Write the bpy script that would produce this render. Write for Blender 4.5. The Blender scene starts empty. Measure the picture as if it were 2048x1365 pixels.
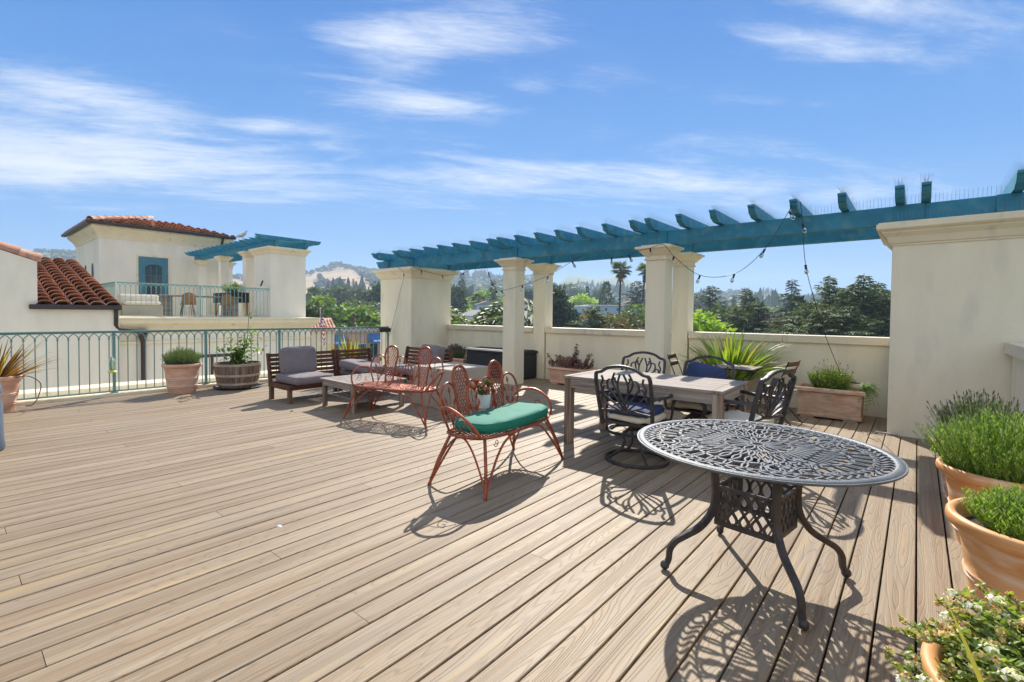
import bpy, bmesh, math, random
import numpy as np
from mathutils import Vector, Matrix
R = math.radians
rnd = random.Random(7)
S = bpy.context.scene
COL = S.collection

# ---------------------------------------------------------------- camera
F, CX, CY = 968.95, 990.61, 655.02          # focal length and principal point on a 2048 x 1365 frame
PITCH, YAW, ROLL, EYE = .0265, .7166, .0092, 1.4127
fw = Vector((-math.sin(YAW)*math.cos(PITCH), math.cos(YAW)*math.cos(PITCH), -math.sin(PITCH)))
rt0 = Vector((math.cos(YAW), math.sin(YAW), 0)); up0 = rt0.cross(fw)
rt = rt0*math.cos(ROLL) + up0*math.sin(ROLL); up = up0*math.cos(ROLL) - rt0*math.sin(ROLL)
cd = bpy.data.cameras.new('camera'); cam = bpy.data.objects.new('camera', cd); COL.objects.link(cam)
cam.matrix_world = Matrix(((rt.x, up.x, -fw.x, 0), (rt.y, up.y, -fw.y, 0), (rt.z, up.z, -fw.z, EYE), (0, 0, 0, 1)))
cd.sensor_fit = 'HORIZONTAL'; cd.sensor_width = 36; cd.lens = 36*F/2048
cd.shift_x = (1024-CX)/2048; cd.shift_y = -(682.5-CY)/2048
cd.clip_start = .05; cd.clip_end = 20000
S.camera = cam

# ---------------------------------------------------------------- sun and sky
SUN_EL, SUN_AZ = 39.8, 32.7                  # azimuth measured from +Y towards -X
d = Vector((-math.sin(R(SUN_AZ))*math.cos(R(SUN_EL)), math.cos(R(SUN_AZ))*math.cos(R(SUN_EL)), math.sin(R(SUN_EL))))
sd = bpy.data.lights.new('sun', 'SUN'); sd.energy = 3.5; sd.angle = R(.53); sd.color = (1, .94, .85)
sun = bpy.data.objects.new('sun', sd); COL.objects.link(sun); sun.rotation_euler = d.to_track_quat('Z', 'Y').to_euler()
W = bpy.data.worlds.new('World'); S.world = W; W.use_nodes = True
nt = W.node_tree; N = nt.nodes; L = nt.links; N.clear()
def wn(t, **k):
    n = N.new(t)
    for a, v in k.items(): setattr(n, a, v)
    return n
def wm(op, a, b=None, c=None):
    n = wn('ShaderNodeMath', operation=op)
    for i, v in enumerate((a, b, c)):
        if v is None: continue
        if isinstance(v, (int, float)): n.inputs[i].default_value = v
        else: L.new(v, n.inputs[i])
    return n.outputs[0]
out = wn('ShaderNodeOutputWorld'); bg = wn('ShaderNodeBackground'); bg.inputs[1].default_value = .15
sky = wn('ShaderNodeTexSky', sky_type='NISHITA', sun_disc=False, sun_elevation=R(SUN_EL), sun_rotation=R(-SUN_AZ),
         altitude=50, air_density=1.0, dust_density=.1, ozone_density=2.2)
tc = wn('ShaderNodeTexCoord'); sep = wn('ShaderNodeSeparateXYZ'); L.new(tc.outputs['Generated'], sep.inputs[0])
# the sky's own colour, a little deeper, as the photograph has it
hsv = wn('ShaderNodeHueSaturation'); hsv.inputs['Saturation'].default_value = 1.0; hsv.inputs['Value'].default_value = 1.0
grad = wn('ShaderNodeValToRGB'); L.new(sep.outputs[2], grad.inputs[0]); ge = grad.color_ramp.elements; K = 1/6
ge[0].position = 0; ge[0].color = (1.05*K, 1.85*K, 2.9*K, 1); ge[1].position = .9; ge[1].color = (.14*K, .6*K, 1.9*K, 1)
for po, co in ((.10, (.60, 1.38, 2.65)), (.28, (.28, 1.0, 2.4)), (.5, (.13, .68, 2.05))):
    gq = ge.new(po); gq.color = (*[c*K for c in co], 1)
gsc = wn('ShaderNodeVectorMath', operation='SCALE'); gsc.inputs[3].default_value = 6; L.new(grad.outputs[0], gsc.inputs[0])
gmx = wn('ShaderNodeMix', data_type='RGBA'); gmx.inputs['Factor'].default_value = .965; L.new(sky.outputs[0], gmx.inputs['A']); L.new(gsc.outputs[0], gmx.inputs['B'])
L.new(gmx.outputs['Result'], hsv.inputs['Color'])
# high thin clouds on a flat sheet above: direction divided by its height
zc = wm('MAXIMUM', sep.outputs[2], .02); zz = wm('ADD', zc, .06)
u0 = wm('DIVIDE', sep.outputs[0], zz); v0 = wm('DIVIDE', sep.outputs[1], zz)
# turn so that the streaks run across the view
ca, sa = math.cos(YAW+.15), math.sin(YAW+.15)
u = wm('ADD', wm('MULTIPLY', u0, ca), wm('MULTIPLY', v0, sa)); v = wm('SUBTRACT', wm('MULTIPLY', v0, ca), wm('MULTIPLY', u0, sa))
def cloud(su, sv, seed, det, dist, rough=.62):
    cb = wn('ShaderNodeCombineXYZ'); L.new(wm('MULTIPLY', u, su), cb.inputs[0]); L.new(wm('MULTIPLY', v, sv), cb.inputs[1]); cb.inputs[2].default_value = seed
    n = wn('ShaderNodeTexNoise'); n.inputs['Scale'].default_value = 1; n.inputs['Detail'].default_value = det
    n.inputs['Roughness'].default_value = rough; n.inputs['Distortion'].default_value = dist
    L.new(cb.outputs[0], n.inputs['Vector']); return n.outputs['Fac']
def sstep(x, a, b):
    n = wn('ShaderNodeMapRange', interpolation_type='SMOOTHSTEP'); n.inputs[1].default_value = a; n.inputs[2].default_value = b
    L.new(x, n.inputs[0]); return n.outputs[0]
# where the cloud fields lie: (pixel x, pixel y, half width, half height in tangent units, weight)
def field(pxx, pyy, w, h, wt, tilt=0):
    dd = (fw + rt*((pxx-CX)/F) + up*((CY-pyy)/F)).normalized()
    zt = max(dd.z, .02)+.06; a0, b0 = dd.x/zt, dd.y/zt
    uu, vv = a0*ca+b0*sa, b0*ca-a0*sa
    return uu, vv, w, h, wt
FIELDS = [field(120, 200, .55, .34, 1.2), field(60, 320, 1.3, .75, 1.25), field(330, 325, 1.2, .5, 1.0), field(250, 250, .5, .3, .9), field(790, 110, .26, .26, 1.1), field(880, 60, .4, .2, .8), field(860, 205, .45, .16, .85), field(700, 130, .3, .12, .6),
          field(1050, 165, .2, .14, .7), field(1100, 368, 1.6, .42, .95), field(1400, 375, 1.3, .5, .8), field(1680, 385, 1.0, .5, .7), field(1640, 95, .5, .12, .8),
          field(1380, 185, .9, .16, .5), field(560, 400, 1.4, .3, .7), field(1000, 15, .35, .15, .7), field(1750, 5, .4, .08, .9), field(530, 255, .35, .14, .75), field(1500, 270, 1.0, .3, .4)]
fsum = None
for (uu, vv, w, h, wt) in FIELDS:
    e = wm('ADD', wm('POWER', wm('DIVIDE', wm('SUBTRACT', u, uu), w), 2), wm('POWER', wm('DIVIDE', wm('SUBTRACT', v, vv), h), 2))
    gss = wm('MULTIPLY', wm('EXPONENT', wm('MULTIPLY', e, -1)), wt)
    fsum = gss if fsum is None else wm('MAXIMUM', fsum, gss)
# unseen cloud added beside and behind the camera as white fill for the walls
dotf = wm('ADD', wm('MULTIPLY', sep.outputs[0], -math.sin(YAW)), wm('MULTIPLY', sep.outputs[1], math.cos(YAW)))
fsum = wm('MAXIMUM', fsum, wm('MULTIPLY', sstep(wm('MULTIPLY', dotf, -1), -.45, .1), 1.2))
c1 = cloud(.75, 1.9, 3.1, 9, .9, .58); c2 = cloud(2.6, 7.5, 8.4, 9, 1.3, .66); c3 = cloud(5.5, 24, 2.2, 8, 2.2, .7)
cm = wm('ADD', wm('ADD', wm('MULTIPLY', c1, .56), wm('MULTIPLY', c2, .27)), wm('MULTIPLY', c3, .17))
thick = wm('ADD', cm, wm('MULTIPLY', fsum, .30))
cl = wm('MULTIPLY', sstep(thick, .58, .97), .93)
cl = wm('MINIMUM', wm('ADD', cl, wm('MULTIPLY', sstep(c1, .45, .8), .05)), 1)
mixc = wn('ShaderNodeMix', data_type='RGBA'); mixc.inputs['B'].default_value = (2.9, 3.05, 3.3, 1)
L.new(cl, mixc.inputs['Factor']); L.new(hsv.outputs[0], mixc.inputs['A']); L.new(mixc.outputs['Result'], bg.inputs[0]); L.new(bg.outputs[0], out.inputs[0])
S.view_settings.view_transform = 'Standard'; S.view_settings.look = 'None'; S.view_settings.gamma = 1
S.view_settings.use_curve_mapping = False; S.view_settings.exposure = 1.12
S.cycles.max_bounces = 6; S.cycles.diffuse_bounces = 3; S.cycles.transparent_max_bounces = 12
S.cycles.volume_bounces = 0; S.cycles.volume_step_rate = 20
S.cycles.use_adaptive_sampling = True; S.cycles.adaptive_threshold = .02
S.cycles.use_denoising = True

# ---------------------------------------------------------------- helpers
def ray(x, y): return fw + rt*((x-CX)/F) + up*((CY-y)/F)
EYEP = Vector((0, 0, EYE))
def at(x, y, D):
    r = ray(x, y); return EYEP + r*(D/math.hypot(r.x, r.y))

class MB:
    def __init__(s): s.v = []; s.f = []; s.m = []; s.mi = 0
    def add(s, vs, fs, M=None):
        b = len(s.v)
        s.v += [tuple(M @ Vector(p)) for p in vs] if M is not None else [tuple(p) for p in vs]
        s.f += [tuple(b+i for i in f) for f in fs]; s.m += [s.mi]*len(fs); return s
    def box(s, x0, x1, y0, y1, z0, z1, M=None, b=0):
        if b <= 0:
            vs = [(x, y, z) for x in (x0, x1) for y in (y0, y1) for z in (z0, z1)]
            return s.add(vs, [(0, 1, 3, 2), (4, 6, 7, 5), (0, 4, 5, 1), (2, 3, 7, 6), (0, 2, 6, 4), (1, 5, 7, 3)], M)
        vs = []; cx = ((x0, x1), (y0, y1), (z0, z1)); ids = {}
        for i in (0, 1):
            for j in (0, 1):
                for k in (0, 1):
                    c = [cx[0][i], cx[1][j], cx[2][k]]; sg = [1 if q == 0 else -1 for q in (i, j, k)]
                    for a in range(3):
                        p = list(c)
                        for q in range(3):
                            if q != a: p[q] += sg[q]*b
                        ids[(i, j, k, a)] = len(vs); vs.append(p)
        g = lambda i, j, k, a: ids[(i, j, k, a)]
        fs = []
        for a in range(3):
            p, q = [t for t in range(3) if t != a]
            for side in (0, 1):
                fc = []
                for (m, n) in ((0, 0), (1, 0), (1, 1), (0, 1)):
                    k = [0, 0, 0]; k[a] = side; k[p] = m; k[q] = n; fc.append(g(*k, a))
                fs.append(tuple(fc) if (side == 1) ^ (a == 1) else tuple(fc[::-1]))
        for a in range(3):
            p, q = [t for t in range(3) if t != a]
            for m in (0, 1):
                for n in (0, 1):
                    k = [0, 0, 0]; k[p] = m; k[q] = n; l = list(k); l[a] = 1
                    fs.append((g(*k, p), g(*l, p), g(*l, q), g(*k, q)))
        for i in (0, 1):
            for j in (0, 1):
                for k in (0, 1): fs.append((g(i, j, k, 0), g(i, j, k, 1), g(i, j, k, 2)))
        return s.add(vs, fs, M)
    def loft(s, rings, closed=True, cap=True, M=None):
        n = len(rings[0]); vs = [p for r in rings for p in r]; fs = []
        for i in range(len(rings)-1):
            for j in range(n if closed else n-1):
                k = (j+1) % n; fs.append((i*n+j, i*n+k, (i+1)*n+k, (i+1)*n+j))
        if cap and closed: fs.append(tuple(range(n))[::-1]); fs.append(tuple((len(rings)-1)*n+j for j in range(n)))
        return s.add(vs, fs, M)
    def sweep(s, pts, prof, loop=False, upv=None, M=None, scale=None):
        """prof: list of (side, up) offsets"""
        P = [Vector(p) for p in pts]; n = len(P); rings = []; pn = None
        for i, p in enumerate(P):
            if loop: t = P[(i+1) % n]-P[i-1]
            else: t = P[min(i+1, n-1)]-P[max(i-1, 0)]
            if t.length < 1e-9: t = Vector((0, 0, 1))
            t.normalize()
            if upv is not None:
                a = Vector(upv).cross(t)
                if a.length < 1e-4: a = Vector((1, 0, 0)).cross(t)
            else:
                if pn is None:
                    a = t.orthogonal()
                    if abs(t.z) < .9: a = Vector((0, 0, 1)).cross(t)
                else:
                    a = pn-t*pn.dot(t)
                    if a.length < 1e-6: a = t.orthogonal()
            a.normalize(); pn = a; b = t.cross(a); k = 1 if scale is None else scale[i]
            rings.append([tuple(p+a*(q[0]*k)+b*(q[1]*k)) for q in prof])
        if loop: rings.append(rings[0])
        return s.loft(rings, cap=not loop, M=M)
    def tube(s, pts, r, n=6, loop=False, M=None, scale=None):
        return s.sweep(pts, [(r*math.cos(2*math.pi*i/n), r*math.sin(2*math.pi*i/n)) for i in range(n)], loop, M=M, scale=scale)
    def bar(s, pts, w, h, upv=(0, 0, 1), loop=False, M=None, scale=None):
        return s.sweep(pts, [(-w/2, -h/2), (w/2, -h/2), (w/2, h/2), (-w/2, h/2)], loop, upv, M, scale)
    def lathe(s, prof, n=24, M=None, cap=True):
        rings = [[(r*math.cos(2*math.pi*j/n), r*math.sin(2*math.pi*j/n), z) for j in range(n)] for r, z in prof]
        return s.loft(rings, cap=cap, M=M)
    def prism(s, poly, axis, a, b, M=None):
        def P(p, t):
            return (t, p[0], p[1]) if axis == 0 else ((p[0], t, p[1]) if axis == 1 else (p[0], p[1], t))
        return s.loft([[P(p, a) for p in poly], [P(p, b) for p in poly]], M=M)
    def grid(s, fn, nu, nv, M=None):
        vs = [fn(i/nu, j/nv) for i in range(nu+1) for j in range(nv+1)]; k = nv+1
        return s.add(vs, [(i*k+j, (i+1)*k+j, (i+1)*k+j+1, i*k+j+1) for i in range(nu) for j in range(nv)], M)
    def ball(s, c, r, n=8, M=None):
        if isinstance(r, (int, float)): r = (r, r, r)
        vs = []; fs = []
        m = max(3, n//2)
        for i in range(m+1):
            th = math.pi*i/m
            for j in range(n):
                ph = 2*math.pi*j/n; vs.append((c[0]+r[0]*math.sin(th)*math.cos(ph), c[1]+r[1]*math.sin(th)*math.sin(ph), c[2]+r[2]*math.cos(th)))
        for i in range(m):
            for j in range(n): k = (j+1) % n; fs.append((i*n+j, (i+1)*n+j, (i+1)*n+k, i*n+k))
        return s.add(vs, fs, M)
    def mesh(s, name, mats, smooth=False, angle=38, weld=False):
        me = bpy.data.meshes.new(name); me.from_pydata(s.v, [], s.f)
        for m in (mats if isinstance(mats, (list, tuple)) else [mats]): me.materials.append(m)
        if any(s.m): me.polygons.foreach_set('material_index', s.m)
        if weld:
            bm = bmesh.new(); bm.from_mesh(me); bmesh.ops.remove_doubles(bm, verts=bm.verts, dist=1e-5)
            bmesh.ops.recalc_face_normals(bm, faces=bm.faces); bm.to_mesh(me); bm.free()
        me.update()
        if smooth:
            me.shade_smooth()
            try: me.set_sharp_from_angle(angle=R(angle))
            except Exception: pass
        return me
    def build(s, name, mats, parent=None, smooth=False, loc=None, angle=38, weld=False):
        o = bpy.data.objects.new(name, s.mesh(name, mats, smooth, angle, weld)); COL.objects.link(o)
        if parent: o.parent = parent
        if loc: o.location = loc
        return o
def tag(o, label=None, cat=None, group=None, kind=None):
    if label: o['label'] = label
    if cat: o['category'] = cat
    if group: o['group'] = group
    if kind: o['kind'] = kind
    return o
def empty(name, loc=(0, 0, 0), rz=0, label=None, cat=None, group=None):
    o = bpy.data.objects.new(name, None); COL.objects.link(o); o.location = loc; o.rotation_euler = (0, 0, rz); o.empty_display_size = .1
    return tag(o, label, cat, group)
KIDS = {}
def copy_tree(o, parent=None, **k):
    c = o.copy(); COL.objects.link(c)
    if parent is not None: c.parent = parent
    for ch in o.children: copy_tree(ch, c)
    for a, v in k.items(): setattr(c, a, v)
    return c
def RZ(a): return Matrix.Rotation(a, 4, 'Z')
def RX(a): return Matrix.Rotation(a, 4, 'X')
def RY(a): return Matrix.Rotation(a, 4, 'Y')
def T(x, y, z): return Matrix.Translation((x, y, z))
def spline(pts, n=6, loop=False):
    P = [Vector(p) if len(p) == 3 else Vector((p[0], p[1], 0)) for p in pts]; m = len(P); o = []
    rng = range(m) if loop else range(m-1)
    for i in rng:
        a = P[i-1] if (loop or i > 0) else P[0]*2-P[1]; b = P[i]; c = P[(i+1) % m]
        e = P[(i+2) % m] if (loop or i+2 < m) else c*2-b
        for j in range(n):
            t = j/n; o.append(.5*((2*b)+(c-a)*t+(2*a-5*b+4*c-e)*t*t+(3*b-a-3*c+e)*t*t*t))
    if not loop: o.append(P[-1])
    return o
def arc(cx, cz, r, a0, a1, n=8, rz=None):
    rz = rz or r
    return [(cx+r*math.cos(R(a0+(a1-a0)*i/n)), cz+rz*math.sin(R(a0+(a1-a0)*i/n))) for i in range(n+1)]
def spiral(cx, cz, r0, r1, a0, a1, n=14):
    return [(cx+(r0+(r1-r0)*i/n)*math.cos(R(a0+(a1-a0)*i/n)), cz+(r0+(r1-r0)*i/n)*math.sin(R(a0+(a1-a0)*i/n))) for i in range(n+1)]

# ---------------------------------------------------------------- materials
def M_new(name):
    m = bpy.data.materials.new(name); m.use_nodes = True; return m, m.node_tree.nodes, m.node_tree.links, m.node_tree.nodes['Principled BSDF']
def mat(name, col, rough=.6, var=.12, scale=3., bump=.0, bscale=60., metal=0, stretch=(1, 1, 1), spec=.5, col2=None, rv=0., coord='Object', detail=6, dirt=None, trans=0, thresh=(.35, .65), geo=False, obrand=0.):
    m, n, l, p = M_new(name)
    p.inputs['Roughness'].default_value = rough; p.inputs['Metallic'].default_value = metal
    p.inputs['Specular IOR Level'].default_value = spec
    tcn = n.new('ShaderNodeTexCoord'); mp = n.new('ShaderNodeMapping'); mp.inputs['Scale'].default_value = stretch
    l.new(tcn.outputs[coord], mp.inputs[0])
    oi = n.new('ShaderNodeObjectInfo'); ad = n.new('ShaderNodeVectorMath'); ad.operation = 'ADD'
    cbn = n.new('ShaderNodeMath'); cbn.operation = 'MULTIPLY'; cbn.inputs[1].default_value = 37; l.new(oi.outputs['Random'], cbn.inputs[0])
    l.new(mp.outputs[0], ad.inputs[0]); l.new(cbn.outputs[0], ad.inputs[1])
    nz = n.new('ShaderNodeTexNoise'); nz.inputs['Scale'].default_value = scale; nz.inputs['Detail'].default_value = detail; nz.inputs['Roughness'].default_value = .6
    l.new(ad.outputs[0], nz.inputs['Vector'])
    rp = n.new('ShaderNodeValToRGB'); l.new(nz.outputs['Fac'], rp.inputs[0])
    c2 = col2 or tuple(min(1, c*(1+var)) for c in col); c1_ = col if col2 else tuple(c*(1-var) for c in col)
    rp.color_ramp.elements[0].position = thresh[0]; rp.color_ramp.elements[1].position = thresh[1]
    rp.color_ramp.elements[0].color = (*c1_, 1); rp.color_ramp.elements[1].color = (*c2, 1)
    colout = rp.outputs[0]
    if dirt:
        nd = n.new('ShaderNodeTexNoise'); nd.inputs['Scale'].default_value = dirt[1]; nd.inputs['Detail'].default_value = 8; l.new(ad.outputs[0], nd.inputs['Vector'])
        mr = n.new('ShaderNodeMapRange'); mr.inputs[1].default_value = dirt[2]; mr.inputs[2].default_value = dirt[3]; l.new(nd.outputs['Fac'], mr.inputs[0])
        mx = n.new('ShaderNodeMix'); mx.data_type = 'RGBA'; mx.inputs['B'].default_value = (*dirt[0], 1); l.new(mr.outputs[0], mx.inputs['Factor']); l.new(colout, mx.inputs['A']); colout = mx.outputs['Result']
    if obrand or geo:
        h = n.new('ShaderNodeHueSaturation'); mr2 = n.new('ShaderNodeMapRange'); a = obrand or rv
        mr2.inputs[3].default_value = 1-a; mr2.inputs[4].default_value = 1+a
        if geo:
            gi = n.new('ShaderNodeNewGeometry'); l.new(gi.outputs['Random Per Island'], mr2.inputs[0])
        else: l.new(oi.outputs['Random'], mr2.inputs[0])
        l.new(mr2.outputs[0], h.inputs['Value']); l.new(colout, h.inputs['Color']); colout = h.outputs[0]
    l.new(colout, p.inputs['Base Color'])
    if bump:
        nb = n.new('ShaderNodeTexNoise'); nb.inputs['Scale'].default_value = bscale; nb.inputs['Detail'].default_value = 5; l.new(ad.outputs[0], nb.inputs['Vector'])
        bp = n.new('ShaderNodeBump'); bp.inputs['Strength'].default_value = bump; bp.inputs['Distance'].default_value = .01
        l.new(nb.outputs['Fac'], bp.inputs['Height']); l.new(bp.outputs[0], p.inputs['Normal'])
    if trans:
        tr = n.new('ShaderNodeBsdfTranslucent'); ms = n.new('ShaderNodeMixShader'); ms.inputs[0].default_value = trans
        sc_ = n.new('ShaderNodeMix'); sc_.data_type = 'RGBA'; sc_.blend_type = 'MULTIPLY'; sc_.inputs['Factor'].default_value = 1; sc_.inputs['B'].default_value = (1.6, 1.6, .7, 1)
        l.new(colout, sc_.inputs['A']); l.new(sc_.outputs['Result'], tr.inputs[0])
        l.new(p.outputs[0], ms.inputs[1]); l.new(tr.outputs[0], ms.inputs[2]); l.new(ms.outputs[0], n['Material Output'].inputs[0])
    return m
def leafmat(name, col, col2, trans=.35, rough=.5, rv=.25):
    return mat(name, col, rough, col2=col2, scale=2.5, trans=trans, geo=True, rv=rv, coord='Object', thresh=(.3, .7), spec=.4)

def plank_mat():
    m, n, l, p = M_new('composite_decking')
    def math_(op, a, b=None):
        q = n.new('ShaderNodeMath'); q.operation = op
        for i, v in enumerate((a, b)):
            if v is None: continue
            if isinstance(v, (int, float)): q.inputs[i].default_value = v
            else: l.new(v, q.inputs[i])
        return q.outputs[0]
    g = n.new('ShaderNodeTexCoord'); oi = n.new('ShaderNodeObjectInfo')
    off = math_('MULTIPLY', oi.outputs['Random'], 91.7)
    sp = n.new('ShaderNodeSeparateXYZ'); l.new(g.outputs['Object'], sp.inputs[0])
    X, Y = sp.outputs[0], sp.outputs[1]
    def noise(sx, sy, det=5, o=0, dist=0, rough=.55):
        cb = n.new('ShaderNodeCombineXYZ'); l.new(math_('MULTIPLY', X, sx), cb.inputs[0]); l.new(math_('MULTIPLY', Y, sy), cb.inputs[1]); l.new(math_('ADD', off, o), cb.inputs[2])
        q = n.new('ShaderNodeTexNoise'); q.inputs['Scale'].default_value = 1; q.inputs['Detail'].default_value = det; q.inputs['Distortion'].default_value = dist; q.inputs['Roughness'].default_value = rough
        l.new(cb.outputs[0], q.inputs['Vector']); return q.outputs['Fac']
    # cathedral grain: contour lines of a long stretched hill field
    hill = noise(5.5, .42, 1.5, 0, .1)
    fine = noise(45, 3.0, 3, 7)
    q = math_('ADD', math_('MULTIPLY', hill, 36), math_('MULTIPLY', fine, .8))
    line = math_('ABSOLUTE', math_('SUBTRACT', math_('FRACT', q), .5))
    mr = n.new('ShaderNodeMapRange'); mr.inputs[1].default_value = .0; mr.inputs[2].default_value = .17; l.new(line, mr.inputs[0])
    st = noise(95, 1.3, 4, 19)
    streak = noise(16, .55, 5, 31, .2)
    rp = n.new('ShaderNodeValToRGB'); l.new(streak, rp.inputs[0]); e = rp.color_ramp.elements
    e[0].position = .26; e[0].color = (.215, .148, .088, 1); e[1].position = .7; e[1].color = (.385, .272, .135, 1)
    k = e.new(.46); k.color = (.29, .207, .122, 1); k = e.new(.58); k.color = (.305, .236, .158, 1)
    wide = noise(.9, .5, 3, 0)          # slow change from plank to plank and along them
    rpb = n.new('ShaderNodeMapRange'); rpb.inputs[1].default_value = .3; rpb.inputs[2].default_value = .7; rpb.inputs[3].default_value = .9; rpb.inputs[4].default_value = 1.1; l.new(wide, rpb.inputs[0])
    rr = n.new('ShaderNodeMapRange'); rr.inputs[3].default_value = .93; rr.inputs[4].default_value = 1.06; l.new(oi.outputs['Random'], rr.inputs[0])
    g1 = n.new('ShaderNodeMapRange'); g1.inputs[3].default_value = .80; g1.inputs[4].default_value = 1.0; l.new(mr.outputs[0], g1.inputs[0])
    g2 = n.new('ShaderNodeMapRange'); g2.inputs[1].default_value = .35; g2.inputs[2].default_value = .65; g2.inputs[3].default_value = .88; g2.inputs[4].default_value = 1.1; l.new(st, g2.inputs[0])
    f = math_('MULTIPLY', math_('MULTIPLY', g1.outputs[0], g2.outputs[0]), math_('MULTIPLY', rpb.outputs[0], rr.outputs[0]))
    mx = n.new('ShaderNodeVectorMath'); mx.operation = 'SCALE'; l.new(rp.outputs[0], mx.inputs[0]); l.new(f, mx.inputs[3])
    l.new(mx.outputs[0], p.inputs['Base Color']); p.inputs['Roughness'].default_value = .62; p.inputs['Specular IOR Level'].default_value = .42
    bp = n.new('ShaderNodeBump'); bp.inputs['Strength'].default_value = .5; bp.inputs['Distance'].default_value = .002
    l.new(math_('ADD', mr.outputs[0], math_('MULTIPLY', st, .7)), bp.inputs['Height']); l.new(bp.outputs[0], p.inputs['Normal'])
    return m
def wood_mat(name, stops, axis=0, scale=1., rough=.75, bump=.5):
    m, n, l, p = M_new(name); g = n.new('ShaderNodeTexCoord'); mp = n.new('ShaderNodeMapping'); sc = [38*scale]*3; sc[axis] = 1.6*scale; mp.inputs['Scale'].default_value = sc
    oi = n.new('ShaderNodeObjectInfo'); ml = n.new('ShaderNodeMath'); ml.operation = 'MULTIPLY'; ml.inputs[1].default_value = 53; l.new(oi.outputs['Random'], ml.inputs[0])
    ad = n.new('ShaderNodeVectorMath'); l.new(g.outputs['Object'], mp.inputs[0]); l.new(mp.outputs[0], ad.inputs[0]); l.new(ml.outputs[0], ad.inputs[1])
    nz = n.new('ShaderNodeTexNoise'); nz.inputs['Scale'].default_value = 1; nz.inputs['Detail'].default_value = 6; nz.inputs['Distortion'].default_value = .4; l.new(ad.outputs[0], nz.inputs['Vector'])
    rp = n.new('ShaderNodeValToRGB'); l.new(nz.outputs['Fac'], rp.inputs[0]); e = rp.color_ramp.elements
    e[0].position, e[0].color = stops[0][0], (*stops[0][1], 1); e[1].position, e[1].color = stops[-1][0], (*stops[-1][1], 1)
    for q in stops[1:-1]: k = e.new(q[0]); k.color = (*q[1], 1)
    l.new(rp.outputs[0], p.inputs['Base Color']); p.inputs['Roughness'].default_value = rough; p.inputs['Specular IOR Level'].default_value = .3
    bp = n.new('ShaderNodeBump'); bp.inputs['Strength'].default_value = bump; bp.inputs['Distance'].default_value = .003; l.new(nz.outputs['Fac'], bp.inputs['Height']); l.new(bp.outputs[0], p.inputs['Normal'])
    return m
MT = {}
MT['plank'] = plank_mat()
MT['stucco'] = mat('cream_stucco', (.87, .78, .57), .88, var=.05, scale=1.4, bump=.5, bscale=120, stretch=(1.6, 1.6, .5), dirt=((.75, .67, .51), 2.6, .52, .76))
MT['stucco_white'] = mat('pale_stucco', (.84, .78, .65), .9, var=.05, scale=.8, bump=.3, bscale=90, stretch=(1.5, 1.5, .5), dirt=((.74, .68, .57), 1.3, .5, .8))
MT['trim'] = mat('painted_trim', (.82, .71, .50), .7, var=.05, scale=2, bump=.12, bscale=60, dirt=((.42, .38, .30), 5, .6, .85))
MT['cap'] = mat('wall_cap_paint', (.76, .66, .48), .55, var=.05, scale=2, bump=.1, bscale=50, dirt=((.38, .34, .27), 6, .58, .8))
MT['teal'] = mat('teal_paint', (.020, .21, .32), .5, var=.18, scale=3.5, bump=.15, bscale=50, stretch=(1, 1, 1), dirt=((.09, .25, .28), 7, .52, .72))
MT['rail'] = mat('green_rail_paint', (.15, .29, .26), .42, var=.12, scale=6)
MT['rail_far'] = mat('pale_green_rail_paint', (.24, .42, .38), .42, var=.1, scale=6)
MT['dark'] = mat('dark_underlay', (.02, .017, .015), .9)
MT['terra'] = mat('terracotta', (.60, .31, .19), .75, scale=2.6, col2=(.78, .50, .35), bump=.2, bscale=40, stretch=(1, 1, 2.5), dirt=((.72, .56, .44), 3.5, .54, .74))
MT['terra_orange'] = mat('orange_terracotta', (.58, .25, .07), .55, scale=2.0, col2=(.78, .42, .17), bump=.12, bscale=30, stretch=(1, 1, 5), dirt=((.84, .68, .52), 3.4, .50, .74))
MT['terra_old'] = mat('weathered_terracotta', (.50, .27, .15), .85, scale=5, col2=(.62, .45, .32), bump=.4, bscale=50, stretch=(1, 1, 3), dirt=((.27, .23, .18), 4, .55, .72))
MT['soil'] = mat('potting_soil', (.045, .03, .02), .95, var=.4, scale=40, bump=1, bscale=70)
MT['rust'] = mat('rust_red_paint', (.26, .055, .02), .36, metal=.35, scale=14, col2=(.42, .11, .045), bump=.25, bscale=120, dirt=((.13, .07, .06), 18, .6, .72))
MT['iron'] = mat('dark_cast_metal', (.06, .055, .055), .42, var=.3, scale=9, bump=.2, bscale=120, metal=.35, dirt=((.11, .09, .075), 12, .56, .75))
MT['tabletop'] = mat('grey_cast_metal', (.115, .125, .135), .5, var=.15, scale=7, bump=.3, bscale=160, metal=.15)
MT['cush'] = mat('grey_cushion', (.21, .175, .175), .9, var=.06, scale=5, bump=.35, bscale=260)
MT['green_c'] = mat('green_cushion', (.004, .19, .12), .75, var=.06, scale=5, bump=.3, bscale=200)
MT['navy'] = mat('navy_cushion', (.03, .05, .13), .85, var=.12, scale=8, bump=.3, bscale=150)
MT['ivory'] = mat('ivory_cushion', (.74, .66, .52), .85, var=.08, scale=8, bump=.3, bscale=100)
MT['cover'] = mat('beige_cover', (.42, .36, .28), .85, var=.06, scale=3, bump=.35, bscale=180)
MT['black'] = mat('black_plastic', (.015, .016, .02), .5, var=.2)
MT['storage'] = mat('charcoal_resin', (.022, .022, .03), .6, var=.2, scale=30, bump=.4, bscale=70)
MT['white'] = mat('white_glaze', (.75, .77, .78), .25, var=.02)
MT['acacia'] = wood_mat('brown_acacia', ((.3, (.055, .022, .014)), (.5, (.11, .045, .025)), (.7, (.19, .095, .05))), 0)
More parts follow.
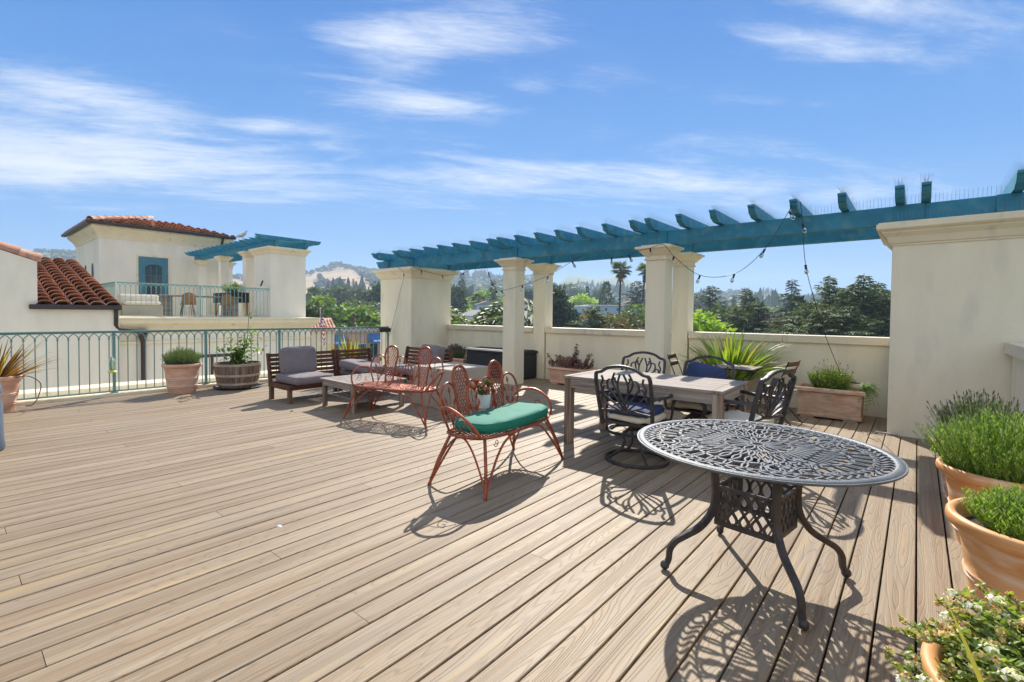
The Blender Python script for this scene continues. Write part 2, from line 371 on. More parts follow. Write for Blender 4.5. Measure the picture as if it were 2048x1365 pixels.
MT['acacia_leg'] = wood_mat('brown_acacia_leg', ((.3, (.09, .05, .025)), (.5, (.17, .10, .055)), (.7, (.28, .19, .11))), 2)
MT['greywood'] = wood_mat('weathered_teak', ((.3, (.16, .125, .10)), (.48, (.30, .25, .205)), (.72, (.42, .37, .315))), 0)
MT['greywood_y'] = wood_mat('weathered_teak_cross', ((.3, (.16, .125, .10)), (.48, (.30, .25, .205)), (.72, (.42, .37, .315))), 1)
MT['greywood_leg'] = wood_mat('flaking_teak_leg', ((.36, (.13, .085, .06)), (.5, (.30, .22, .16)), (.62, (.42, .35, .27))), 2, .7, .85, .9)
MT['barrel'] = wood_mat('barrel_oak', ((.3, (.10, .07, .05)), (.5, (.21, .15, .11)), (.72, (.32, .24, .18))), 2, .6)
MT['hoop'] = mat('galvanised_hoop', (.45, .40, .33), .5, var=.2, scale=8, metal=.4)
MT['tile'] = mat('clay_roof_tile', (.42, .18, .10), .8, scale=3, col2=(.70, .38, .24), bump=.3, bscale=40, obrand=.28, dirt=((.22, .13, .09), 6, .55, .75))
MT['gutter'] = mat('brown_gutter', (.045, .03, .028), .45, var=.15)
MT['glass'] = mat('bulb_glass', (.8, .85, .88), .05, var=0, trans=0)
g_ = MT['glass'].node_tree.nodes['Principled BSDF']; g_.inputs['Transmission Weight'].default_value = 1; g_.inputs['IOR'].default_value = 1.3
MT['pane'] = mat('window_glass', (.05, .08, .10), .08, var=.2, spec=.5)
MT['bark'] = mat('bark', (.09, .065, .05), .9, var=.3, scale=6, bump=.6, bscale=20)
MT['stem'] = mat('green_stem', (.10, .16, .05), .7, var=.2)
MT['steel'] = mat('spike_wire', (.22, .26, .30), .5, metal=.2, var=.05)
def pZ(x, y, z):
    r = ray(x, y); return EYEP + r*((z-EYE)/r.z)
def pY(x, y, Y):
    r = ray(x, y); return EYEP + r*(Y/r.y)
def pX(x, y, X):
    r = ray(x, y); return EYEP + r*(X/r.x)

# ================================================================ TERRACE
b = MB(); b.box(-11.7, 1.25, -2.4, 9.35, -15, -.12); own = b.build('terrace_building', MT['stucco_white'])
tag(own, 'cream stucco building under the wooden roof terrace', 'building')
b = MB(); b.box(-9.97, .76, -1.75, 8.79, -.118, -.034); deck = b.build('deck', MT['dark']); tag(deck, kind='structure')
PW, PG, X0 = .1445, .0088, -2.1384
cache = {}
def plank(x0, y0, y1):
    ln = round(y1-y0, 3)
    if ln not in cache:
        w = PW-PG; c = .0032; m = MB()
        pf = [(-w/2, -.024), (w/2, -.024), (w/2, -c), (w/2-c, 0), (-w/2+c, 0), (-w/2, -c)]
        m.loft([[(p[0], -ln/2, p[1]) for p in pf][::-1], [(p[0], ln/2, p[1]) for p in pf][::-1]])
        cache[ln] = m.mesh('plank', MT['plank'])
    o = bpy.data.objects.new('plank', cache[ln]); COL.objects.link(o); o.parent = deck
    o.location = (x0+PW/2, (y0+y1)/2, rnd.uniform(-.0008, .0008)); return o
JY = {1: [1.27, 6.15], 3: [2.28, 7.16], 2: [.26, 5.14], 0: [-.75, 4.02], 4: [3.3, 8.1], 5: [-.4, 4.52]}
for i in range(-54, 20):
    ys = [-1.7]+JY[i % 6]+[8.78]
    for a, c in zip(ys[:-1], ys[1:]):
        if c-a > .05: plank(X0+PW*i, a+.0015, c-.0015)
# kerb under the railing, a trough and the sunlit ledge outside it
b = MB(); b.box(-10.16, -9.975, -1.7, 7.6, -.1, .05, b=.004); tag(b.build('kerb', MT['trim']), kind='structure')
b = MB(); b.box(-11.9, -11.35, -2.4, 7.6, -.3, -.0, b=.01); tag(b.build('ledge', MT['trim']), kind='structure')
# parapet walls with painted caps
def wall(name, box, cap, label, seams=(), axis=0):
    t = empty(name, ((box[0]+box[1])/2, (box[2]+box[3])/2, 0), 0, label, 'wall'); o = t.location
    b = MB(); b.box(box[0]-o.x, box[1]-o.x, box[2]-o.y, box[3]-o.y, box[4], box[5]); b.build('wall_face', MT['stucco'], t)
    cuts = [cap[0] if axis == 0 else cap[2]]+list(seams)+[cap[1] if axis == 0 else cap[3]]
    for a, c in zip(cuts[:-1], cuts[1:]):
        b = MB()
        if axis == 0: b.box(a-o.x+.002, c-o.x-.002, cap[2]-o.y, cap[3]-o.y, cap[4], cap[5], b=.006)
        else: b.box(cap[0]-o.x, cap[1]-o.x, a-o.y+.002, c-o.y-.002, cap[4], cap[5], b=.006)
        b.build('wall_cap', MT['cap'], t)
    return t
wall('parapet_wall', (-9.3, -6.52, 8.80, 9.1, -.1, 1.018), (-9.3, -6.52, 8.745, 9.15, 1.02, 1.132), 'cream parapet wall between the big left pier and the slim column behind the storage box', (-8.0,))
wall('parapet_wall', (-6.18, -3.39, 8.80, 9.1, -.1, 1.018), (-6.18, -3.39, 8.745, 9.15, 1.02, 1.132), 'cream parapet wall behind the planter of dark red shrub, between two back columns', (-4.75,))
wall('parapet_wall', (-3.07, -.255, 8.80, 9.1, -.1, 1.018), (-3.07, -.255, 8.745, 9.15, 1.02, 1.132), 'cream parapet wall behind the phormium and the planter with the trailing fern', (-1.6,))
wall('side_wall', (.775, 1.1, -1.7, 7.55, -.1, 1.04), (.715, 1.16, -1.7, 7.548, 1.042, 1.165), 'cream side wall at the right edge behind the round terracotta pots', (3.2,), 1)

def capital(b, x0, x1, y0, y1, z0, z1, o, neck=False):
    """moulded cap as stacked slabs and splayed courses"""
    h = z1-z0
    prof = [(0, 0), (.012, 0), (.012, .02), (.03, .03), (.055, .10), (.10, .15), (.10, .17), (.125, .175), (.15, h-.075), (.15, h-.02), (.13, h-.015), (.13, h)] if not neck else \
        [(0, 0), (.022, 0), (.022, .022), (.008, .028), (.008, .07), (.03, .08), (.045, .10), (.10, .165), (.10, .175), (.135, .18), (.135, h-.025), (.06, h-.02), (.06, h)]
    rings = []
    for off, z in prof: rings.append([(x0-off-o[0], y0-off-o[1], z0+z), (x1+off-o[0], y0-off-o[1], z0+z), (x1+off-o[0], y1+off-o[1], z0+z), (x0-off-o[0], y1+off-o[1], z0+z)])
    b.loft(rings)
def pillar(name, x0, x1, y0, y1, zb, z0, z1, label, group=None, neck=False, mt='stucco', cat='column'):
    t = empty(name, ((x0+x1)/2, (y0+y1)/2, zb), 0, label, cat, group); o = (t.location.x, t.location.y)
    b = MB(); b.box(x0-o[0], x1-o[0], y0-o[1], y1-o[1], 0, z0-zb, b=.004); b.build('shaft', MT[mt], t)
    b = MB(); capital(b, x0, x1, y0, y1, z0-zb, z1-zb, o, neck); b.build('capital', MT['trim'], t, smooth=False)
    return t
pillar('pier', -10.56, -9.31, 7.56, 8.89, -.1, 2.28, 2.55, 'massive square cream pier at the left end of the pergola, beside the green railing', cat='pier')
pillar('pier', -.25, 1.35, 7.56, 8.89, -.1, 2.28, 2.55, 'massive cream pier at the right edge, behind the lavender pots', cat='pier')
pillar('column', -6.385, -6.07, 7.56, 7.872, -.1, 2.31, 2.55, 'slim square cream column in front, between the storage box and the red planter', neck=True)
pillar('column', -3.352, -3.03, 7.56, 7.86, -.1, 2.31, 2.55, 'slim square cream column behind the dining table, the nearer of its pair', neck=True)
pillar('column', -6.51, -6.20, 8.76, 9.08, -.1, 2.31, 2.55, 'slim cream column in the parapet wall left of the red shrub planter', neck=True)
pillar('column', -3.375, -3.09, 8.76, 9.06, -.1, 2.31, 2.55, 'slim cream column in the parapet wall left of the big phormium', neck=True)

# ================================================================ PERGOLA
OG = [(0, 0), (.0, -.028), (.035, -.034), (.05, -.075), (.085, -.112), (.13, -.118), (.20, -.15)]   # ogee end, from the tip inwards, z from the top
def rafter_mesh(L0, w=.085, h=.15, ogh=None):
    pf = [(p[0], p[1]*h/.15) for p in OG]; poly = pf+[(L0-p[0], p[1]*h/.15) for p in pf[::-1]]
    m = MB(); m.prism(poly, 0, -w/2, w/2); return m
def spikes_mesh(L0, n, seed, z=0., hgt=.11, splay=.06, y0=.02, r=.0008):
    q = random.Random(seed); m = MB()
    for i in range(n):
        y = y0+(L0-2*y0)*(i+.5)/n
        for s_ in (-1, -.35, .35, 1):
            m.tube([(s_*.004, y, z), (s_*splay*.35, y+q.uniform(-.008, .008), z+hgt*.5), (s_*splay, y+q.uniform(-.02, .02), z+hgt)], r, 3)
    return m
perg = empty('pergola', (-5, 7.7, 2.55), 0, 'blue-green timber pergola spanning the cream piers and columns, with bird spikes along its rafters', 'pergola')
def beam(x0, x1, y0, y1, z0, z1, ends=(False, False), par=perg, name='beam'):
    o = par.location; poly = []
    h = z1-z0
    L_ = [(x0+p[0]*1.1, z1+p[1]*h/.15) for p in OG] if ends[0] else [(x0, z1), (x0, z0)]
    R_ = [(x1-p[0]*1.1, z1+p[1]*h/.15) for p in OG] if ends[1] else [(x1, z1), (x1, z0)]
    poly = L_+R_[::-1]
    m = MB(); m.prism([(p[0]-o.x, p[1]-o.z) for p in poly], 1, y0-o.y, y1-o.y)
    return m.build(name, MT['teal'], par)
for yy in (7.64, 8.81):
    beam(-10.86, 1.6, yy, yy+.14, 2.553, 2.768, (True, False))
for (a, c) in ((-10.52, -10.30), (-9.53, -9.315), (-6.38, -6.075), (-3.345, -3.035), (-.245, .03), (.62, .9)):
    for yy in (7.605, 8.775): 
        o = perg.location; m = MB(); m.box(a-o.x, c-o.x, yy-o.y, yy+.21-o.y, 2.551-o.z, 2.771-o.z, b=.004); m.build('beam_block', MT['teal'], perg)
RX_ = [-10.43, -10.20, -9.57, -9.38, -8.93, -8.44, -7.97, -7.50, -6.99, -6.5, -6.24, -5.80, -5.33, -4.88, -4.43, -3.94, -3.46, -3.20, -2.72, -2.24, -1.74, -1.25, -.74, -.20, .03, .76, 1.25]
rm = rafter_mesh(2.36).mesh('rafter', MT['teal']); sms = [spikes_mesh(2.36, 34, k).mesh('bird_spikes', MT['steel']) for k in range(3)]
for k, x in enumerate(RX_):
    o = bpy.data.objects.new('rafter', rm); COL.objects.link(o); o.parent = perg; o.location = (x+5+.01, 7.20-7.7, .374)
    if x < 1.2:
        s_ = bpy.data.objects.new('bird_spikes', sms[k % 3]); COL.objects.link(s_); s_.parent = o; s_['kind'] = 'stuff'
m = MB()
for (xa, xb, y, z, hh) in ((-10.55, -9.3, 7.50, .0, .11), (-3.40, -3.0, 7.52, 0, .10), (-.2, 1.3, 7.50, 0, .12), (-.2, 1.3, 7.71, .218, .12), (-.74, -.22, 7.71, .218, .12), (-1.25, -.74, 7.71, .218, .12)):
    n_ = int((xb-xa)/.035)
    for i in range(n_):
        x = xa+(xb-xa)*i/n_+rnd.uniform(-.004, .004); m.tube([(x+5, y-7.7, z), (x+5+rnd.uniform(-.006, .006), y-7.7-.02, z+hh)], .0014, 3)
for (ya, yb, x, z, hh) in ((7.55, 8.9, -9.24, 0, .10),):
    n_ = int((yb-ya)/.04)
    for i in range(n_):
        y = ya+(yb-ya)*i/n_; m.tube([(x+5, y-7.7, z), (x+5+.02, y-7.7+rnd.uniform(-.006, .006), z+hh)], .0014, 3)
o = m.build('bird_spikes', MT['steel'], perg); o['kind'] = 'stuff'

# ================================================================ RAILINGS
def railing(name, p0, p1, z0, z1, posts, step, label, mt='rail', baserail=True):
    """runs from p0 to p1 (x, y); posts are distances along it"""
    a = Vector((*p0, 0)); c = Vector((*p1, 0)); ln = (c-a).length; rz = math.atan2(c.y-a.y, c.x-a.x)
    t = empty(name, (a.x, a.y, z0), rz, label, 'railing'); h = z1-z0
    m = MB(); m.box(0, ln, -.022, .022, h-.022, h, b=.004); m.box(0, ln, -.008, .008, h-.04, h-.022); m.build('top_rail', MT[mt], t)
    if baserail: m = MB(); m.box(0, ln, -.014, .014, .02, .04, b=.003); m.build('bottom_rail', MT[mt], t)
    for q in posts:
        m = MB(); m.box(q-.02, q+.02, -.02, .02, 0, h-.024, b=.003); m.box(q-.05, q+.05, -.045, .045, 0, .012, b=.003); m.build('post', MT[mt], t)
    bars = MB(); bars.box(-.0065, .0065, -.0065, .0065, .03, h-.13); bars.box(-.013, .013, -.013, .013, h-.145, h-.125); bm_ = bars.mesh('baluster', MT[mt])
    ar = MB(); r_ = step
    for s_ in (1, -1):
        pts = [(s_*step*.5*0 + s_*(step*(1-math.cos(R(q_)))*.62 if False else 0), 0, 0) for q_ in ()]
        P = [(0, 0, h-.13), (s_*.006, 0, h-.105), (s_*step*.22, 0, h-.075), (s_*step*.40, 0, h-.052), (s_*step*.5, 0, h-.034)]
        ar.bar(spline(P, 3), .012, .018, (0, 1, 0))
    am = ar.mesh('arch', MT[mt]); edges = [0]+list(posts)+[ln]
    for e0, e1 in zip(edges[:-1], edges[1:]):
        n_ = max(1, round((e1-e0)/step))
        if e1-e0 < .06: continue
        for i in range(n_):
            x = e0+(e1-e0)*(i+.5)/n_
            for nm, me in (('baluster', bm_), ('arch', am)):
                o = bpy.data.objects.new(nm, me); COL.objects.link(o); o.parent = t; o.location = (x, 0, 0)
    return t
railing('balcony_railing', (-10.06, -.65), (-10.06, 7.45), .05, 1.085, [1.15, 2.55, 3.93, 5.32, 6.72, 8.08], .122, 'green iron railing with pointed arches along the left edge of the terrace')

# ================================================================ STRING LIGHTS
sl = empty('string_lights', (-5, 7.4, 2.3), 0, 'black cable of clear bulbs swagged along the front of the pergola', 'string lights')
def SLp(v): return Vector(v)-Vector((-5, 7.4, 2.3))
segs = [
 ([pY(772, 662, 7.44), pY(778, 673, 7.44), pY(791, 625, 7.46), pY(800, 585, 7.5), pY(808, 548, 7.38), Vector((-9.65, 7.40, 2.56)), Vector((-9.17, 7.42, 2.56)), pX(843, 541, -9.10), pX(884, 551, -9.06), pX(906, 549, -9.02), pY(928, 546, 7.9), pY(960, 527, 7.62)], [4, 7, 8, 10]),
 ([pY(966, 526, 7.6), pY(977, 545, 7.45), pY(984, 567, 7.45), pY(992, 581, 7.45), pY(1003, 582, 7.45), pY(1045, 571, 7.45), pY(1096, 552, 7.45), pY(1144, 523, 7.45), pY(1168, 510, 7.6)], [1, 2, 3, 4, 5, 6, 7]),
 ([pY(1206, 500, 7.6), pY(1223, 515, 7.5), pY(1240, 514, 7.48), pY(1258, 511, 7.46), pY(1278, 502, 7.42), pY(1300, 497, 7.38), pY(1327, 490, 7.36), pY(1348, 513, 7.38), pY(1400, 551, 7.38), pY(1469, 548, 7.38), pY(1530, 498, 7.3), pY(1578, 422, 7.26), pY(1583, 410, 7.24)], [1, 3, 5, 7, 8, 9, 10, 11]),
 ([pY(1601, 404, 7.24), pY(1605, 448, 7.26), pY(1611, 530, 7.3), pY(1630, 605, 7.5), pY(1652, 675, 7.7), pY(1679, 742, 7.95)], [1, 2])]
sock = MB(); sock.lathe([(.004, .0), (.0145, -.004), (.0145, -.03), (.012, -.045), (.016, -.05), (.016, -.056)], 8); sockm = sock.mesh('socket', MT['black'], True)
bulb = MB(); bulb.lathe([(.009, -.055), (.014, -.065), (.023, -.085), (.026, -.10), (.022, -.118), (.010, -.13), (.001, -.133)], 10); bulbm = bulb.mesh('bulb', MT['glass'], True)
cab = MB(); q = random.Random(3)
for pts, bl in segs:
    P = [SLp(p) for p in pts]; cab.tube(spline(P, 5), .0042, 5)
    for i in bl:
        s_ = bpy.data.objects.new('socket', sockm); COL.objects.link(s_); s_.parent = sl; s_.location = P[i]
        s_.rotation_euler = (q.uniform(-.3, .5), q.uniform(-.5, .5), 0)
        g = bpy.data.objects.new('bulb', bulbm); COL.objects.link(g); g.parent = s_
cab.build('cable', MT['black'], sl, smooth=True)
# small flood lamp on the end of the railing
t = empty('flood_lamp', (-9.98, 7.33, 1.0), 0, 'small black flood lamp on the railing end beside the left pier', 'lamp')
m = MB(); m.box(-.05, .05, -.16, .1, -.05, .05, b=.012); m.build('lamp_body', MT['black'], t)
m = MB(); m.lathe([(.055, -.02), (.06, 0), (.05, .012), (.0, .012)], 12, T(0, -.17, 0) @ RX(R(90))); m.build('lamp_head', MT['black'], t)
# ================================================================ WROUGHT BENCHES
def make_bench(label, group):
    t = empty('garden_bench', (0, 0, 0), 0, label, 'bench', group); ms = MT['rust']
    def Bk(x, z): return (x, .205+(z-.44)*.17+.10*max(0, abs(x)-.3)*-1.0, z)
    # seat outline, bowed at the front and rounded at the ends
    SO = spline([(-.60, .05), (-.55, -.17), (-.30, -.245), (0, -.265), (.30, -.245), (.55, -.17), (.60, .05), (.52, .19), (.25, .215), (0, .2), (-.25, .215), (-.52, .19)], 5, True)
    seat = [(p.x, p.y, .435) for p in SO]
    m = MB(); m.tube(seat, .013, 6, True); m.tube([(p[0]*.965, p[1]*.93, .418) for p in seat], .006, 5, True); m.build('seat_frame', ms, t, smooth=True)
    poly = [(p.x, p.y) for p in SO]
    def inside(x, y, pl):
        c = False; j = len(pl)-1
        for i in range(len(pl)):
            if (pl[i][1] > y) != (pl[j][1] > y) and x < (pl[j][0]-pl[i][0])*(y-pl[i][1])/(pl[j][1]-pl[i][1])+pl[i][0]: c = not c
            j = i
        return c
    m = MB(); sp_ = .038
    for i in range(-20, 21):
        for j in range(-9, 9):
            x = i*sp_+(j % 2)*sp_/2; y = j*sp_*.87
            if inside(x*1.03, y*1.05, poly):
                m.tube([(x+.0195*math.cos(a), y+.0195*math.sin(a), .436+.002*math.sin(3*a)) for a in [k*math.pi/4 for k in range(8)]], .0044, 3, True)
    for cx_ in (-.3, .3):
        for k in range(12):
            a = k*math.pi/6; m.bar([(cx_+.03*math.cos(a), -.02+.03*math.sin(a), .437), (cx_+.16*math.cos(a), -.02+.16*math.sin(a), .437)], .006, .004)
    m.build('seat_filigree', ms, t)
    # backrest: two tall ovals, each with its chain filling
    for s_ in (-1, 1):
        c0 = .275*s_
        side = [(0.060, .44), (.064, .55), (.078, .66), (.095, .76), (.103, .83), (.093, .89), (.058, .938), (0, .955)]
        O = [(c0-x, z) for x, z in side]+[(c0+x, z) for x, z in side[-2::-1]]
        m = MB(); pts = [Bk(p.x, p.y) for p in spline(O, 4)]; m.tube(pts, .0135, 6); o = m.build('back_oval', ms, t, smooth=True)
        pl = [(p[0], p[2]) for p in pts]; m = MB(); q = .036
        for i in range(-4, 5):
            for j in range(0, 18):
                x = c0+i*q+(j % 2)*q/2; z = .455+j*q*.86
                if inside(c0+(x-c0)*1.12, z+.006, pl):
                    m.tube([Bk(x+.0205*math.cos(a), z+.0205*math.sin(a)) for a in [k*math.pi/4 for k in range(8)]], .0048, 3, True)
        m.build('chain_filling', ms, o)
    # three lower arches: outer left, centre, outer right, with stems and leaves
    for s_ in (-1, 1):
        A = [(s_*.365, .74), (s_*.40, .80), (s_*.46, .825), (s_*.535, .795), (s_*.585, .71), (s_*.585, .60), (s_*.55, .51), (s_*.52, .44)]
        m = MB(); m.tube([Bk(p.x, p.y) for p in spline(A, 5)], .0105, 6); m.build('side_arch', ms, t, smooth=True)
    A = [(-.190, .72), (-.17, .785), (-.12, .815), (-.06, .79), (-.022, .71), (-.03, .62), (-.075, .54), (-.09, .44)]
    for s_ in (1, -1):
        m = MB(); m.tube([Bk(s_*p.x, p.y) for p in spline(A, 5)], .0095, 6); m.build('centre_arch', ms, t, smooth=True)
    def leaf(x, z, a, L_=.07, w=.03):
        ca_, sa_ = math.cos(a), math.sin(a)
        P = [(0, 0), (w/2, L_*.3), (w*.45, L_*.55), (0, L_), (-w*.45, L_*.55), (-w/2, L_*.3)]
        vs = [Bk(x+p[0]*ca_-p[1]*sa_, z+p[0]*sa_+p[1]*ca_) for p in P]; back = [(v_[0], v_[1]+.004, v_[2]) for v_ in vs]
        m.loft([vs, back])
    for cx_ in (-.45, -.13, .13, .45):
        m = MB()
        for (dx, z1, a) in ((-.05, .66, .4), (.0, .74, 0), (.05, .64, -.4), (-.03, .56, .3), (.035, .54, -.35)):
            m.tube([Bk(cx_, .445), Bk(cx_+dx*.4, (z1+.44)/2), Bk(cx_+dx, z1)], .0035, 4); leaf(cx_+dx, z1-.01, a, .065, .034)
        m.tube([Bk(p[0], p[1]) for p in spiral(cx_, .60, .05, .008, -90, 330)], .003, 4)
        m.build('leaf_scroll', ms, t)
    # arms
    for s_ in (-1, 1):
        P = [(s_*.555, .235, .60), (s_*.62, .18, .645), (s_*.66, .07, .66), (s_*.665, -.04, .625), (s_*.64, -.14, .55), (s_*.575, -.19, .44)]
        m = MB(); m.tube(spline(P, 5), .0125, 6)
        P = [(s_*.52, .21, .56), (s_*.58, .10, .60), (s_*.60, -.02, .56), (s_*.59, -.12, .48)]; m.tube(spline(P, 4), .004, 4)
        m.tube([(s_*.60, p[0], p[1]) for p in spiral(-.03, .53, .055, .01, -120, 300)], .004, 4); m.tube([(s_*.585, p[0], p[1]) for p in spiral(.10, .50, .04, .008, -40, -400)], .0035, 4)
        m.build('arm', ms, t, smooth=True)
    # legs: a straight strut with arched braces that meet it near the foot
    for sx in (-1, 1):
        for sy in (-1, 1):
            ft = (sx*.645, sy*.285, .006); tp = (sx*.50, sy*.17, .43); md = (sx*.585, sy*.245, .20)
            m = MB(); m.tube([tp, md, ft], .0135, 6)
            m.tube(spline([(0, sy*.25, .428), (sx*.17, sy*.245, .418), (sx*.31, sy*.24, .37), (sx*.42, sy*.245, .28), (sx*.52, sy*.26, .17), (sx*.595, sy*.275, .075), ft], 4), .0105, 5)
            m.tube(spline([(sx*.585, 0, .425), (sx*.595, sy*.06, .405), (sx*.605, sy*.13, .33), (sx*.615, sy*.195, .22), (sx*.625, sy*.245, .12), (ft[0]*.99, ft[1]*.99, .05)], 4), .0085, 5)
            if sy < 0: m.tube([(p[0], sy*.235, p[1]) for p in spiral(sx*.43, .385, .035, .006, 180, 180-sx*540)], .0035, 4)
            m.lathe([(.016, 0), (.018, .006), (.013, .02)], 8, T(*ft[:2], 0)); m.build('leg', ms, t, smooth=True)
    return t
bench = make_bench('rust red wrought iron bench with a teal green seat cushion, nearest the camera', 'rust red wrought iron benches'); bench.location = (-2.80, 3.32, 0); bench.rotation_euler = (0, 0, R(96.3))
bench2 = copy_tree(bench, location=(-5.24, 4.01, 0), rotation_euler=(0, 0, R(17)))
bench2['label'] = 'rust red wrought iron bench without a cushion, in front of the low slatted table'

def cushion(name, w, d, h, mt, parent=None, loc=(0, 0, 0), rot=(0, 0, 0), seed=1, puff=1., nx=22, round_=.35, plan=None, piping=True, wrinkle=.006):
    """a stuffed pad: rounded plan, bulging faces, slight dents; returns the object"""
    q = random.Random(seed); ph = [q.uniform(0, 6) for _ in range(6)]; n = nx; m = MB(); rings = []
    def plan_pt(a, k):
        ex = 2/(2+6*(1-round_)); c, s_ = math.cos(a), math.sin(a)
        x = math.copysign(abs(c)**ex, c)*w/2*k; y = math.copysign(abs(s_)**ex, s_)*d/2*k
        if plan: y = plan(x, y)
        return x, y
    NA = 44; prof = [(0.02, .5), (.3, .5), (.6, .49), (.82, .46), (.93, .40), (.985, .28), (1.0, .12), (1.003, .0), (1.0, -.12), (.985, -.28), (.93, -.40), (.82, -.46), (.6, -.49), (.02, -.5)]
    for k, zz_ in prof:
        rg = []
        for i in range(NA):
            a = 2*math.pi*i/NA; x, y = plan_pt(a, k)
            bulge = 1+.22*puff*(1-k*k); z_ = zz_*h*bulge
            z_ += wrinkle*1.2*math.sin(x*14+y*9+ph[3])*(abs(zz_) > .3)*.6 + wrinkle*math.sin(x*31+ph[0])*math.sin(y*27+ph[1])*(1 if abs(zz_) > .3 else 0) + wrinkle*.7*math.sin(a*9+ph[2])*(k > .8)
            rg.append((x, y, z_))
        rings.append(rg)
    m.loft(rings); o = m.build(name, MT[mt], parent, smooth=True, angle=60); o.location = loc; o.rotation_euler = rot
    if piping:
        for zz_ in (.36, -.36):
            m = MB(); pts = []
            for i in range(NA):
                x, y = plan_pt(2*math.pi*i/NA, .965); pts.append((x, y, zz_*h))
            m.tube(pts, .0045, 4, True); m.build('piping', MT[mt], o, smooth=True)
    return o
def kidney(x, y): return y-.05*(1-(x/.55)**2)*(1 if y < 0 else .25)*(-1)*-1
o = cushion('seat_cushion', 1.12, .40, .095, 'green_c', None, (-2.79, 3.34, .495), (0, 0, R(96.3)), 4, .7, plan=kidney, round_=.55, wrinkle=.004)
tag(o, 'teal green cushion lying on the nearest iron bench', 'cushion')
# white pot of red succulents on the teal cushion
t = empty('succulent_pot', (-3.02, 3.32, .545), 0, 'white pot of red rosette succulents standing on the teal green cushion', 'potted plant')
m = MB(); m.lathe([(.0, 0), (.048, 0), (.052, .006), (.064, .125), (.061, .128), (.056, .118), (0, .112)], 20); m.build('pot', MT['white'], t, smooth=True)
sr = leafmat('red_succulent', (.24, .035, .022), (.50, .17, .08), .15, .4); sg = leafmat('green_succulent', (.08, .13, .04), (.26, .24, .08), .15, .4)
q = random.Random(5)
for k in range(11):
    c = Vector((q.uniform(-.085, .09), q.uniform(-.09, .09), q.uniform(.13, .225))); m = MB(); rr = q.uniform(.022, .042)
    m.tube([(c.x*.4, c.y*.4, .11), tuple(c)], .004, 4)
    for ring_, nn, tilt in ((1, 9, .25), (.72, 8, .75), (.45, 6, 1.15)):
        for i in range(nn):
            a = 2*math.pi*(i+ring_*.5)/nn; dv = Vector((math.cos(a)*math.cos(tilt), math.sin(a)*math.cos(tilt), math.sin(tilt))); sd_ = Vector((-math.sin(a), math.cos(a), 0)); L_ = rr*(1.25-.25*ring_)*1.3
            p0 = c; p1 = c+dv*L_*.6; p2 = c+dv*L_; w_ = L_*.26
            m.add([p0, p1+sd_*w_, p2, p1-sd_*w_, p1+Vector((0, 0, w_*.4))], [(0, 1, 4), (1, 2, 4), (2, 3, 4), (3, 0, 4)])
    m.build('rosette', sr if k % 3 else sg, t)

